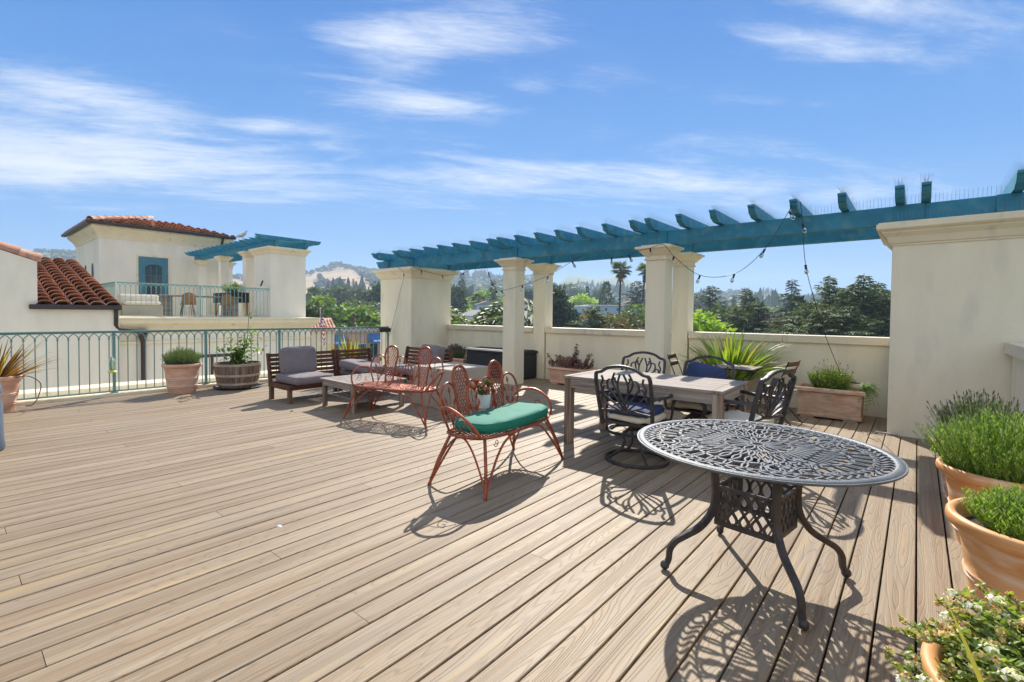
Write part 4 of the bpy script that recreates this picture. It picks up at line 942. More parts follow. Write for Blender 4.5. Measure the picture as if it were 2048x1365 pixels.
def citleaf(p, l_):
    dv = Vector((q.uniform(-1, 1), q.uniform(-1, 1), q.uniform(-.5, .7))).normalized(); sd_ = dv.cross(Vector((0, 0, 1))).normalized(); n_ = sd_.cross(dv); w = l_*.28
    lf.add([p, p+dv*l_*.3+sd_*w+n_*.006, p+dv*l_*.7+sd_*w*.9+n_*.006, p+dv*l_-n_*.01, p+dv*l_*.7-sd_*w*.9+n_*.006, p+dv*l_*.3-sd_*w+n_*.006, p+dv*l_*.5], [(0, 1, 6), (1, 2, 6), (2, 3, 6), (3, 4, 6), (4, 5, 6), (5, 0, 6)])
for P_ in tips:
    for i, p in enumerate(P_):
        for _ in range(2+3*(i > 2)): citleaf(p+Vector((q.gauss(0, .055), q.gauss(0, .055), q.gauss(0, .04))), q.uniform(.06, .115))
for _ in range(9): citleaf(Vector((q.gauss(0, .02), .215+q.gauss(0, .03), 1.36+q.gauss(0, .03))), .085)
o = lf.build('leaves', LM['citrus'], t); o['kind'] = 'stuff'
t = empty('phormium_pot', (-8.62, 5.42, 0), 0, 'yellow-green strap-leaved phormium in a pot behind the sofa sections', 'potted plant')
round_pot(t, profile(.27, .18, .42), 'terra', .22, .36); phormium(t, 90, .72, .034, 41, (LM['phorm_y'], LM['phorm_y'], LM['phorm_b']), .34, .12, (.0, .75), (.1, .5))
# hummingbird feeder
fgm = mat('feeder_glass', (.55, .72, .60), .08, var=.02); fgm.node_tree.nodes['Principled BSDF'].inputs['Transmission Weight'].default_value = .8
fym = mat('yellow_plastic', (.62, .56, .05), .4, var=.1)
t = empty('hummingbird_feeder', (-9.93, 1.85, .40), 0, 'small glass hummingbird feeder with a yellow base hanging on the green railing', 'bird feeder')
m = MB(); m.lathe([(.03, .03), (.042, .06), (.046, .12), (.044, .19), (.035, .235), (.018, .26), (0, .262)], 14); m.build('bottle', fgm, t, smooth=True)
m = MB(); m.lathe([(0, 0), (.055, .0), (.065, .015), (.05, .035), (0, .04)], 14); m.build('base', fym, t, smooth=True)
m = MB(); m.tube([(0, 0, .26), (0, .0, .45), (-.06, 0, .66)], .002, 4); m.build('hanger', MT['steel'], t)

# --- troughs
def trough(t, w, d, h, mt='terra_old', rimh=.05, over=.025, taper=.04, feet=True):
    x, y = w/2, d/2; m = MB()
    pr_ = [(x-taper-.0, y-taper, .03), (x-taper+.012, y-taper+.012, .03), (x-taper+.012, y-taper+.012, .06), (x-taper, y-taper, .07), (x-.012, y-.012, h-rimh-.01), (x, y, h-rimh), (x+over, y+over, h-rimh+.012), (x+over, y+over, h-.01), (x+over-.008, y+over-.008, h), (x-.03, y-.03, h), (x-.045, y-.045, h-.05)]
    m.loft([[(-a, -b_, z_), (a, -b_, z_), (a, b_, z_), (-a, b_, z_)] for a, b_, z_ in pr_], cap=True); m.build('trough', MT[mt], t)
    if feet:
        for sx in (-1, 1): m = MB(); m.box(sx*(x-.13)-.08, sx*(x-.13)+.08, -y+taper+.005, y-taper-.005, 0, .032); m.build('foot', MT[mt], t)
    m = MB(); m.box(-x+.06, x-.06, -y+.06, y-.06, h-.09, h-.05+.003); m.build('soil', MT['soil'], t)
t = empty('trough_planter', (-8.62, 8.42, 0), 0, 'terracotta trough of flowering lavender in the corner by the left pier', 'planter')
trough(t, .92, .42, .34, 'terra'); shrub(t, 420, .34, .34, 51, LM['lav_g'], .30, .2, .005, .04, 8, .7, LM['lavfl'], .8, .05, ry=.5)
t = empty('trough_planter', (-5.26, 8.42, 0), R(-3), 'terracotta trough of dark red-leaved shrub against the parapet', 'planter')
trough(t, .90, .42, .35, 'terra')
m = MB(); lf = MB(); q = random.Random(61)
for k in range(46):
    x = q.uniform(-.5, .42); zt_ = .36+q.uniform(.05, .20); y = q.uniform(-.12, .12); ex = x+q.uniform(-.12, .12)+(.0 if x > -.35 else -.10)
    if k < 4: x, ex, zt_ = q.uniform(-.02, .04), q.uniform(.02, .10), q.uniform(.62, .86)
    if k in (4, 5): x, ex, zt_ = .3, .46, .62
    P = spline([(x*.8, y, .32), ((x+ex)/2, y, (zt_+.34)/2), (ex, y+q.uniform(-.05, .05), zt_)], 4); m.tube(P, .003, 3)
    for p in P[2:]:
        for _ in range(8):
            dv = Vector((q.uniform(-1, 1), q.uniform(-1, 1), q.uniform(-.2, 1))).normalized(); sd_ = dv.orthogonal().normalized(); l_ = q.uniform(.025, .05); b_ = p+dv*.012; lf.add([b_, b_+dv*l_*.5+sd_*l_*.3, b_+dv*l_, b_+dv*l_*.5-sd_*l_*.3], [(0, 1, 2, 3)])
m.build('branches', MT['bark'], t); o = lf.build('leaves', LM['red'], t); o['kind'] = 'stuff'
t = empty('trough_planter', (-.90, 8.24, 0), R(0), 'large weathered terracotta trough with a green flowering plant and a trailing fern', 'planter')
trough(t, .76, .44, .43, 'terra_old', .06, .03, .02); shrub(t, 300, .30, .34, 71, LM['small'], .38, .16, .013, .045, 10, .9, None, ry=.6)
shrub(t, 46, .30, .44, 72, LM['small'], .38, .12, .006, .02, 2, .9, LM['lavfl'], 1, .022, ry=.6)
m = MB(); q = random.Random(73)
for k in range(70):
    a = q.uniform(0, 6.28); L_ = q.uniform(.08, .2); b0 = Vector((.40, -.12, .44)); e = b0+Vector((math.cos(a)*L_*.75+.04, math.sin(a)*L_*.6-.04, q.uniform(-.10, .14)-(.30*q.random() if k % 4 == 0 else 0)))
    P = spline([b0, b0.lerp(e, .5)+Vector((0, 0, .05)), e], 4)
    for i, p in enumerate(P[:-1]):
        dv = (P[i+1]-p).normalized(); sd_ = dv.cross(Vector((0, 0, 1))).normalized()
        for s_ in (-1, 1):
            m.add([p, p+sd_*s_*.022+dv*.006, p+sd_*s_*.026+dv*.014, p+dv*.010], [(0, 1, 2, 3)])
    m.tube(P, .0015, 3)
o = m.build('trailing_fern', LM['fern'], t); o['kind'] = 'stuff'
m = MB(); m.tube([(.34, .06, .38), (.34, .06, .50)], .006, 6); m.box(.22, .36, .03, .09, .505, .52, b=.004); m.build('solar_light', MT['black'], t)
t = empty('phormium_pot', (-2.24, 8.32, 0), R(4), 'square terracotta pot of large green and yellow phormium behind the bistro table', 'potted plant')
trough(t, .52, .50, .43, 'terra', .06, .03, .05, False); phormium(t, 230, .98, .050, 81, (LM['phorm'], LM['phorm'], LM['phorm'], LM['phorm_y']), .36, .2, (.0, 1.0), (.3, 1.3))

# --- right side by the side wall
t = empty('lavender_pot', (.40, 5.28, 0), 0, 'terracotta pot of grey lavender in purple flower, farthest of the pots along the side wall', 'potted plant')
round_pot(t, profile(.29, .2, .46), 'terra', .24, .40); shrub(t, 520, .33, .44, 91, LM['lav_g'], .40, .15, .005, .04, 11, .7, LM['lavfl'], .4, .026)
t = empty('lavender_pot', (.455, 4.25, 0), 0, 'terracotta pot of tall bright green lavender, second of the pots along the side wall', 'potted plant')
round_pot(t, profile(.345, .23, .50), 'terra_orange', .29, .44); shrub(t, 980, .42, .42, 92, LM['lav'], .43, .24, .0055, .042, 12, .6, LM['bud'], .55, .02, upright=.9)
t = empty('lavender_pot', (.475, 3.15, 0), 0, 'large ringed orange terracotta pot of young lavender, nearest pot with purple-free green shoots', 'potted plant')
t['label'] = 'large ringed orange terracotta pot of short young lavender, nearest but one at the right'
round_pot(t, profile(.355, .235, .52), 'terra_orange', .29, .455, 64); shrub(t, 620, .31, .20, 93, LM['lav'], .455, .22, .006, .045, 12, .7, LM['bud'], .35, .018, upright=.8)
t = empty('flower_pot', (.40, 1.93, 0), 0, 'orange terracotta pot of white flowering shrub in the bottom right corner', 'potted plant')
round_pot(t, profile(.37, .25, .42), 'terra_orange', .31, .36, 64)
q = random.Random(95); st = MB(); lf = MB(); pt = MB(); bm_ = MB()
for k in range(230):
    a = q.uniform(0, 6.28) if k > 110 else q.uniform(2.1, 4.6); f_ = math.sqrt(q.random()); rr = .45*f_
    ex, ey = rr*math.cos(a), rr*math.sin(a); zt_ = .42+.14*(1-f_*f_*.7)+q.uniform(-.03, .04)-(.10 if f_ > .85 else 0)
    P = spline([(ex*.25, ey*.25, .36), (ex*.6, ey*.6, .36+(zt_-.36)*.75), (ex, ey, zt_)], 5); st.tube(P, .0018, 4)
    for i, p in enumerate(P[2:]):
        for _ in range(4):
            dv = Vector((q.uniform(-1, 1), q.uniform(-1, 1), q.uniform(-.1, .9))).normalized(); sd_ = dv.cross(Vector((.2, .1, 1))).normalized(); l_ = q.uniform(.018, .034); n_ = sd_.cross(dv)*.003
            lf.add([p, p+dv*l_*.35+sd_*l_*.28, p+dv*l_*.75+sd_*l_*.2, p+dv*l_, p+dv*l_*.75-sd_*l_*.2, p+dv*l_*.35-sd_*l_*.28, p+dv*l_*.5+n_], [(0, 1, 6), (1, 2, 6), (2, 3, 6), (3, 4, 6), (4, 5, 6), (5, 0, 6)])
    c = P[-1]; tgt, nn, sz = (pt, 22, .022) if k % 5 == 0 else (bm_, 10, .013)
    for _ in range(nn):
        dv = Vector((q.uniform(-1, 1), q.uniform(-1, 1), q.uniform(-.3, 1))).normalized(); p = c+dv*sz*q.uniform(.5, 1); sd_ = dv.orthogonal().normalized()*.005; s2 = dv.cross(sd_).normalized()*.005; u_ = dv*.003
        tgt.add([p-sd_-s2, p+sd_-s2+u_, p+sd_+s2, p-sd_+s2+u_], [(0, 1, 2, 3)])
for mm, nm, mt_ in ((st, 'stems', MT['bark']), (lf, 'foliage', LM['small']), (pt, 'white_flowers', LM['petal']), (bm_, 'faded_flowers', LM['bloom'])): o = mm.build(nm, mt_, t); o['kind'] = 'stuff'
m = MB(); blade(m, (-.17, -.36, .30), 2.75, .46, .030, .35, .15, q, 8); m.build('strap_leaf', LM['phorm_y'], t)
# --- small things on the deck
t = empty('pipe_stub', (-.30, 7.50, 0), 0, 'small grey pipe fitting on the deck at the foot of the right pier', 'pipe')
m = MB(); m.tube([(-.04, 0, .02), (.16, .0, .02)], .011, 8); m.lathe([(.016, -.015), (.016, .015)], 10, T(-.04, 0, .02) @ RY(R(90))); m.build('pipe', MT['hoop'], t, smooth=True)
m = MB(); m.tube(spline([(-.04, -.02, .006), (-.12, -.10, .005), (-.10, -.30, .005), (.0, -.5, .005)], 5), .003, 4); m.build('drip_line', MT['black'], t)
dm = MB(); dm.lathe([(.017, .0), (.013, .003), (.006, .005), (0, .005)], 9, T(-3.146, 1.458, .001) @ Matrix.Diagonal((1.3, .8, 1, 1))); tag(dm.build('bird_dropping', MT['white']), 'small white bird dropping on the open deck boards', 'dropping')
dl = MB(); dl.add([(-.04, 0, .003), (0, .02, .012), (.045, .0, .004), (0, -.022, .006)], [(0, 1, 2, 3)]); o = dl.build('dry_leaf', MT['bark']); o.location = tuple(pZ(583, 823, .002)); tag(o, 'single dark dry leaf on the deck before the sofa', 'leaf')
# grey-blue cover at the left edge
t = empty('covered_heater', (-6.97, .065, 0), 0, 'blue-grey fabric cover just inside the left edge of the picture', 'cover')
m = MB(); cvm = mat('blue_grey_cover', (.10, .135, .19), .7, var=.1, scale=4, bump=.3, bscale=60)
rings = []
for z_, r_ in ((0, .33), (.02, .345), (.2, .335), (.45, .34), (.56, .325), (.6, .345), (.75, .33), (.83, .28), (.86, .15)):
    rings.append([((r_+.018*math.sin(5*a+z_*4))*math.cos(a), (r_+.018*math.sin(5*a+z_*4))*math.sin(a), z_) for a in [k*math.pi/20 for k in range(40)]])
m.loft(rings); m.build('cover', cvm, t, smooth=True, angle=60)
m = MB(); m.lathe([(.26, .03), (.26, .8)], 20); m.build('heater_body', MT['black'], t)
# ================================================================ NEIGHBOUR WING (same building style, across a gap to the left)
NB = empty('neighbour_building', (-18.2, 6, 0), 0, 'cream stucco wing across the gap with a tower, balcony and clay tile roofs', 'building')
def nb(name, x0, x1, y0, y1, z0, z1, mt='stucco_white', b=0, par=NB):
    m = MB(); m.box(x0-NB.location.x, x1-NB.location.x, y0-NB.location.y, y1-NB.location.y, z0, z1, b=b); return m.build(name, MT[mt], par)
# left wall that rises into a gable, and the wall under the tile roof
m = MB(); o_ = NB.location
m.prism([(-12, -15), (3.46, -15), (3.46, 1.45), (1.72, 1.45), (1.72, 2.70), (-1.4, 3.82), (-12, 3.82)], 0, -.25, .3, T(-17.9-o_.x, -o_.y, 0)); m.build('gable_wall', MT['stucco_white'], NB)
def barrel(L_, r0, r1, n=7, th=.014):
    """one clay barrel tile: half tapered tube with thickness, laid along +x"""
    m = MB(); ri = []
    for (x, r) in ((0, r0), (L_, r1)):
        ri.append([(x, r*math.cos(math.pi*k/n), r*math.sin(math.pi*k/n)*.8) for k in range(n+1)]+[(x, (r-th)*math.cos(math.pi*k/n), (r-th)*math.sin(math.pi*k/n)*.8) for k in range(n, -1, -1)])
    m.loft(ri); return m
tl = barrel(.50, .125, .105).mesh('roof_tile', MT['tile'], True, 50)
def tile_at(loc, rot, par, sc_=(1, 1, 1)):
    o = bpy.data.objects.new('roof_tile', tl); COL.objects.link(o); o.parent = par; o.location = Vector(loc)-par.location if par is not NB else Vector(loc)-o_; o.rotation_euler = rot; o.scale = sc_; return o
q = random.Random(12)
# coping tiles down the gable
for k in range(10):
    y = 1.78-k*.42; z_ = 2.74+(1.72-y)*.36; tile_at((-17.88, y, z_-.02), (0, R(0), R(-90)), NB, (1.1, 2.5, 2.4)).rotation_euler = (R(0), R(-19.8), R(-90))
# lean-to roof: eave towards us at x -17.6, rising away
SL = math.atan2(1.75, 7.0)
m = MB(); m.prism([(-17.62, 1.53), (-24.6, 3.27), (-24.6, 2.9), (-17.62, 1.35)], 1, 1.60, 3.46, T(-o_.x, -o_.y, 0)); m.build('roof_deck', MT['gutter'], NB)
for j in range(5):
    y = 1.86+j*.365
    for k in range(17):
        x = -17.5-k*.42; z_ = 1.585+k*.42*math.tan(SL)+q.uniform(-.006, .006)
        tile_at((x, y, z_), (0, SL+R(-2.0)*0+R(3), math.pi), NB, (1, 1.42, 1.15))
# the tiles run from the eave up and away: fix their heading
for o in [c for c in NB.children if c.name.startswith('roof_tile')]:
    if abs(o.scale.z-1.15) < 1e-5: o.rotation_euler = (0, SL-R(2.5), math.pi+q.uniform(-.02, .02))
nb('gutter', -17.62, -17.46, 1.55, 3.50, 1.44, 1.57, 'gutter', .01)
nb('wall', -24.6, -17.95, 1.75, 3.44, -15, 1.44)
m = MB(); P = [(-17.55, 3.38, 1.46), (-17.6, 3.38, 1.0), (-17.65, 3.45, .86), (-17.75, 3.9, .80), (-17.8, 4.07, .74), (-17.8, 4.07, .5), (-17.8, 4.07, -8)]
m.tube([Vector(p)-o_ for p in P], .055, 8); m.lathe([(.14, .15), (.13, 0), (.06, -.2), (.05, -.25)], 8, T(-17.8-o_.x, 4.07-o_.y, .68)); m.build('downspout', MT['gutter'], NB, smooth=True)
# wing under the balcony with its cornice
nb('wall', -25.5, -17.95, 3.46, 9.55, -15, .90)
m = MB(); rings = []
for off, z_ in ((0, .72), (.02, .72), (.02, .80), (.10, .90), (.22, 1.02), (.24, 1.05), (.24, 1.16), (.28, 1.17), (.28, 1.22), (-.2, 1.235)):
    rings.append([(-17.95+off-o_.x, 3.46-off-o_.y, z_), (-17.95+off-o_.x, 9.55+off-o_.y, z_), (-27-o_.x, 9.55+off-o_.y, z_), (-27-o_.x, 3.46-off-o_.y, z_)])
m.loft(rings); m.build('balcony_slab', MT['trim'], NB)
nb('moulding', -18, -17.88, 3.5, 9.6, .40, .50, 'trim', .01)
nb('window_frame', -18, -17.92, 5.35, 6.7, -2.2, -.02, 'gutter'); nb('window_pane', -17.95, -17.91, 5.42, 5.98, -2.1, -.12, 'stucco_white'); nb('window_pane', -17.95, -17.91, 6.08, 6.62, -2.1, -.12, 'stucco_white')
# balcony pier, columns and pergola
NO = NB.location
def nbpillar(x0, x1, y0, y1, neck):
    o = (NO.x, NO.y); m = MB(); m.box(x0-o[0], x1-o[0], y0-o[1], y1-o[1], 1.235, 3.6); p = m.build('pier' if not neck else 'column', MT['stucco_white'], NB)
    m = MB(); capital(m, x0, x1, y0, y1, 3.60, 3.87, o, neck); m.build('capital', MT['trim'], p)
nbpillar(-19.63, -18.2, 8.12, 9.50, False)
for x in (-20.55, -23.15, -25.9):
    nbpillar(x-.16, x+.16, 8.12, 8.44, True); nbpillar(x-.16, x+.16, 9.3, 9.62, True)
nb('wall', -27, -19.7, 9.40, 9.6, 1.2, 2.3)
def nbbeam(y, x0=-26.6, x1=-18.0):
    m = MB(); m.prism([(x0-NO.x, 4.09), (x0-NO.x, 3.875), (x1-.2-NO.x, 3.875), (x1-.05-NO.x, 3.93), (x1-NO.x, 4.04), (x1-NO.x, 4.09)], 1, y-NO.y, y+.14-NO.y); m.build('beam', MT['teal'], NB)
nbbeam(8.2); nbbeam(9.38)
nrm = rafter_mesh(2.36).mesh('rafter', MT['teal'])
for k in range(18):
    o = bpy.data.objects.new('rafter', nrm); COL.objects.link(o); o.parent = NB; o.location = (-18.15-k*.49-NO.x, 7.75-NO.y, 4.24)
m = MB(); m.prism([(7.5-NO.y, 4.24), (7.55-NO.y, 4.19), (7.75-NO.y, 4.10), (9.8-NO.y, 4.10), (10.0-NO.y, 4.19), (10.05-NO.y, 4.24)], 0, -.05, .05, T(-18.05-NO.x, 0, 0)); m.build('rafter', MT['teal'], NB)
# tower
nb('wall', -32.4, -27.0, 4.62, 9.75, -15, 4.98)
m = MB(); rings = []
for off, z_ in ((.005, 4.62), (.03, 4.62), (.04, 4.70), (.12, 4.84), (.26, 5.0), (.30, 5.06), (.30, 5.14), (0, 5.15)):
    rings.append([(-27+off-NO.x, 4.62-off-NO.y, z_), (-27+off-NO.x, 9.75+off-NO.y, z_), (-32.4-off-NO.x, 9.75+off-NO.y, z_), (-32.4-off-NO.x, 4.62-off-NO.y, z_)])
m.loft(rings); m.build('cornice', MT['trim'], NB)
nb('gutter', -26.70, -26.50, 4.2, 10.1, 5.14, 5.27, 'gutter', .02); nb('gutter', -32.9, -26.52, 4.12, 4.32, 5.14, 5.27, 'gutter', .02)
m = MB(); m.tube([Vector(p)-NO for p in ((-26.6, 9.5, 5.15), (-26.75, 9.5, 4.85), (-26.93, 9.5, 4.6), (-26.93, 9.5, 1.3))], .06, 6); m.build('downspout', MT['gutter'], NB)
m = MB(); e0, e1, f0, f1 = -32.8-NO.x, -26.62-NO.x, 4.22-NO.y, 10.15-NO.y; cx_, cy_ = (e0+e1)/2, (f0+f1)/2
m.add([(e0, f0, 5.22), (e1, f0, 5.22), (e1, f1, 5.22), (e0, f1, 5.22), (cx_, cy_, 6.1)], [(0, 1, 4), (1, 2, 4), (2, 3, 4), (3, 0, 4), (3, 2, 1, 0)]); m.build('roof_deck', MT['tile'], NB)
sl2 = math.atan2(.88, 3.1)
for j in range(20):
    y = 4.35+j*.295; lim = max(1, min(6, int(min(y-4.2, 10.15-y)/.36)+1))
    for k in range(lim): x = -26.58-k*.42; tile_at((x, y, 5.255+k*.42*math.tan(sl2)), (0, sl2-R(2), math.pi+q.uniform(-.02, .02)), NB, (1, 1.05, 1.1))
for j in range(18):
    x = -26.8-j*.33; 
    for k in range(min(3, j+1)): tile_at((x, 4.20+k*.42, 5.255+k*.42*math.tan(sl2)), (0, sl2-R(2), R(-90)), NB, (1, 1.2, 1.1)).rotation_euler = (0, -sl2+R(2)+0, R(90))
for k in range(9):   # hip tiles along the near edge
    f_ = k/9; p = Vector((-26.6-3.05*f_, 4.25+2.95*f_, 5.31+.86*f_)); tile_at(p, (0, R(-12), R(136)), NB, (1, 1.15, 1.3))
m = MB(); m.lathe([(.06, 0), (.06, .35), (.075, .36), (.02, .42)], 8, T(-27.0-NO.x, 6.6-NO.y, 5.3)); m.build('vent_pipe', MT['tile'], NB)
# arched slit windows in the side wall, doors
for x in (-29.9, -28.3):
    pts = [(-.22, 1.9), (.22, 1.9), (.22, 3.35)]+[(.22*math.cos(R(a)), 3.35+.22*math.sin(R(a))) for a in range(20, 180, 20)]+[(-.22, 3.35)]
    m = MB(); m.prism([(p[0]*1.35, p[1]+(.04 if p[1] > 3.3 else 0)) for p in pts], 1, -.012, .05, T(x-NO.x, 4.62-NO.y, 0)); p_ = m.build('window', MT['trim'], NB)
    m = MB(); m.prism([(p[0]*.95, p[1]) for p in pts], 1, -.022, -.013, T(x-NO.x, 4.62-NO.y, 0)); m.build('pane', MT['black'], p_)
dmt = mat('blue_door_paint', (.06, .20, .27), .5, var=.1, scale=4)
MT['door'] = dmt
m = MB(); yc = 6.61-NO.y; xf = -27.0-NO.x
m.box(xf-.01, xf+.035, yc-.66, yc+.66, 1.24, 4.02); fr = m.build('door_surround', MT['trim'], NB)
m = MB(); m.box(xf+.01, xf+.06, yc-.58, yc+.58, 1.24, 3.93, b=.004); d_ = m.build('door', MT['door'], NB)
pts = [(-.33, 1.75), (.33, 1.75), (.33, 3.45)]+[(.33*math.cos(R(a)), 3.45+.14*math.sin(R(a))) for a in range(20, 180, 20)]+[(-.33, 3.45)]
m = MB(); m.prism([(yc+p[0], p[1]) for p in pts], 0, xf+.055, xf+.068); m.build('pane', MT['pane'], d_)
for k in range(3): m = MB(); m.box(xf+.069, xf+.078, yc-.33, yc+.33, 2.15+k*.45, 2.175+k*.45); m.build('muntin', MT['door'], d_)
for y in (-.11, .11): m = MB(); m.box(xf+.069, xf+.079, yc+y-.012, yc+y+.012, 1.76, 3.5); m.build('muntin', MT['door'], d_)
# balcony railing (front and the return on the left)
railing('balcony_railing', (-18.28, 3.55), (-18.28, 8.1), 1.24, 2.30, [2.25], .13, 'pale green iron railing along the neighbour balcony', 'rail_far')
railing('balcony_railing', (-24.5, 3.5), (-18.30, 3.5), 1.24, 2.30, [3.1], .13, 'pale green iron railing at the left end of the neighbour balcony', 'rail_far')
# balcony furniture
wd = mat('bentwood', (.30, .17, .08), .45, var=.15, scale=6); MT['bent'] = wd
t = empty('balcony_table', (-20.2, 6.35, 1.235), R(90), 'long wooden table behind the neighbour balcony railing', 'table')
m = MB(); m.box(-1.35, 1.35, -.45, .45, .72, .76, b=.01); m.build('table_top', MT['greywood'], t)
for sx in (-1, 1): m = MB(); m.box(sx*1.1-.2, sx*1.1+.2, -.25, .25, 0, .72); m.build('pedestal', MT['greywood'], t)
cxm = MB(); 
def shell(u_, v_):
    x = (u_-.5)*.46*(1-.25*max(0, v_-.5)); s_ = v_
    return (x, -.22+.42*min(1, s_*1.7)+.05*max(0, s_-.6), .45+.42*max(0, s_-.5)*1.9*(1-.25*(2*(u_-.5))**2)-.02*math.sin(3*s_))
cxm.grid(shell, 8, 8); g2 = MB(); g2.v = list(cxm.v)+[(a, b_+.012, c-.012) for a, b_, c in cxm.v]; nv = len(cxm.v); g2.f = list(cxm.f)+[tuple(nv+i for i in f[::-1]) for f in cxm.f]; g2.m = [0]*len(g2.f)
shm_ = g2.mesh('seat_shell', MT['bent'], True); lgm = MB(); lgm.tube([(0, 0, .44), (.06, .06, 0)], .011, 5); lgm_ = lgm.mesh('leg', MT['black'])
white_sh = g2.mesh('seat_shell', MT['white'], True)
for k, (y, x, rz, me, lb) in enumerate(((5.75, -19.35, -100, shm_, 'bentwood chair with its back to the railing, left of its pair on the neighbour balcony'), (6.95, -19.4, -85, shm_, 'bentwood chair with its back to the railing, right of its pair on the neighbour balcony'),
                            (6.3, -21.3, 85, white_sh, 'white shell chair behind the neighbour balcony table'))):
    t = empty('balcony_chair', (x, y, 1.235), R(rz), lb, 'chair')
    o = bpy.data.objects.new('seat_shell', me); COL.objects.link(o); o.parent = t
    for a in range(4): o = bpy.data.objects.new('leg', lgm_); COL.objects.link(o); o.parent = t; o.location = (.14*(1 if a in (0, 3) else -1), .12*(1 if a < 2 else -1), 0); o.rotation_euler = (0, 0, R(90*a))
t = empty('balcony_sofa', (-19.3, 4.35, 1.235), R(90), 'pale cushioned sofa behind the left end of the neighbour railing', 'sofa')
m = MB(); m.box(-.55, .55, -.35, .35, .02, .38, b=.02); m.build('base', MT['cover'], t); m = MB(); m.box(-.56, .56, .1, .36, .38, .74, b=.06); m.build('back_cushion', MT['ivory'], t); m = MB(); m.box(-.5, .5, -.36, .1, .38, .50, b=.04); m.build('seat_cushion', MT['ivory'], t)
t = empty('planter_box', (-20.95, 7.75, 1.235), R(90), 'black raised planter on the neighbour balcony beside the pier', 'planter')
m = MB(); m.box(-.3, .35, -.9, 1.0, .55, .95); m.build('box', MT['black'], t)
for sx in (-1, 1):
    for sy in (-1, 1): m = MB(); m.box(.02+sx*.28-.03, .02+sx*.28+.03, sy*.85-.03, sy*.85+.03, 0, .55); m.build('leg', MT['bent'], t)
t2 = empty('balcony_plant', (-20.9, 7.8, 2.17), 0, 'green leafy plant in the black raised planter', 'plant'); shrub(t2, 90, .5, .45, 5, LM['small'], 0, .2, .05, .09, 6, .8)
# perched gull on the neighbour pergola
def bird(loc):
    t = empty('gull', loc, R(40), 'grey and white gull perched on the neighbour pergola', 'bird')
    m = MB(); bm_b = [(-.24, .0, .10, .012), (-.17, 0, .12, .035), (-.08, 0, .15, .062), (.02, 0, .19, .07), (.09, 0, .24, .055), (.125, 0, .29, .036), (.135, 0, .325, .036), (.16, 0, .345, .03), (.19, 0, .345, .012), (.225, 0, .335, .005)]
    rings = []
    for i, (x, y, z_, r_) in enumerate(bm_b):
        a = bm_b[max(0, i-1)]; c = bm_b[min(len(bm_b)-1, i+1)]; tt_ = Vector((c[0]-a[0], 0, c[2]-a[2])).normalized(); s_ = Vector((0, 1, 0)); u_ = tt_.cross(s_)
        rings.append([tuple(Vector((x, y, z_))+s_*r_*math.cos(k*math.pi/5)+u_*r_*math.sin(k*math.pi/5)) for k in range(10)])
    m.loft(rings); m.build('body', mat('gull_plumage', (.35, .33, .32), .8, col2=(.7, .68, .66), scale=9), t, smooth=True)
    for s_ in (-1, 1):
        m = MB(); m.loft([[(.07, s_*.058, .22), (.05, s_*.07, .16), (-.05, s_*.055, .12), (-.28, s_*.02, .10), (-.1, s_*.05, .19)], [(.07, s_*.062, .225), (.05, s_*.075, .165), (-.05, s_*.06, .125), (-.28, s_*.022, .105), (-.1, s_*.056, .195)]]); m.build('wing', MT['hoop'], t)
        m = MB(); m.tube([(0, s_*.025, .13), (.01, s_*.025, .0)], .005, 4); m.tube([(-.01, s_*.025, .003), (.04, s_*.025, .003)], .005, 4); m.build('leg', MT['rust'], t)
gp = pY(485, 478, 7.85); bird((gp.x, 7.85, 4.245))
# broom leaning at the pier and string lights of the neighbour
t = empty('broom', (-18.45, 7.75, 1.24), 0, 'pale broom leaning by the neighbour pier', 'broom'); m = MB(); m.tube([(0, -.2, .05), (.0, .18, 1.25)], .014, 5); m.build('handle', MT['white'], t); m = MB(); m.tube([(0, .12, 1.15), (0, .20, 1.35)], .03, 6); m.build('grip', MT['black'], t)
# ================================================================ LANDSCAPE
GZ = -15.0
SKY = [(-700, 560), (-300, 520), (0, 508), (150, 512), (300, 540), (420, 556), (470, 556), (560, 545), (610, 548), (640, 541), (680, 531), (710, 533), (740, 541), (800, 556), (900, 556), (1000, 552), (1060, 556), (1110, 560), (1150, 554), (1190, 562), (1225, 556), (1290, 572), (1400, 588), (1500, 590), (1600, 596), (1780, 603), (2100, 606), (2700, 600)]
def skyy(x):
    if x <= SKY[0][0]: return SKY[0][1]
    for (a, b_), (c, d_) in zip(SKY[:-1], SKY[1:]):
        if a <= x <= c: f_ = (x-a)/(c-a); f_ = f_*f_*(3-2*f_); return b_+(d_-b_)*f_
    return SKY[-1][1]
def az_to_px(phi):
    """phi: angle to the left of +Y; the pixel column where that direction meets the horizon"""
    r = Vector((-math.sin(phi), math.cos(phi), 0)); k = r.dot(fw)
    if k < .12: return None
    return CX+F*r.dot(rt)/k
def zridge(phi, frac=1.0):
    x = az_to_px(phi); y = 598 if x is None else skyy(max(-1000, min(2900, x)))
    # elevation of that pixel
    xx = max(-1000, min(2900, x)) if x is not None else CX
    r = ray(xx, y); e = r.z/math.hypot(r.x, r.y); return max(e, .004)*frac
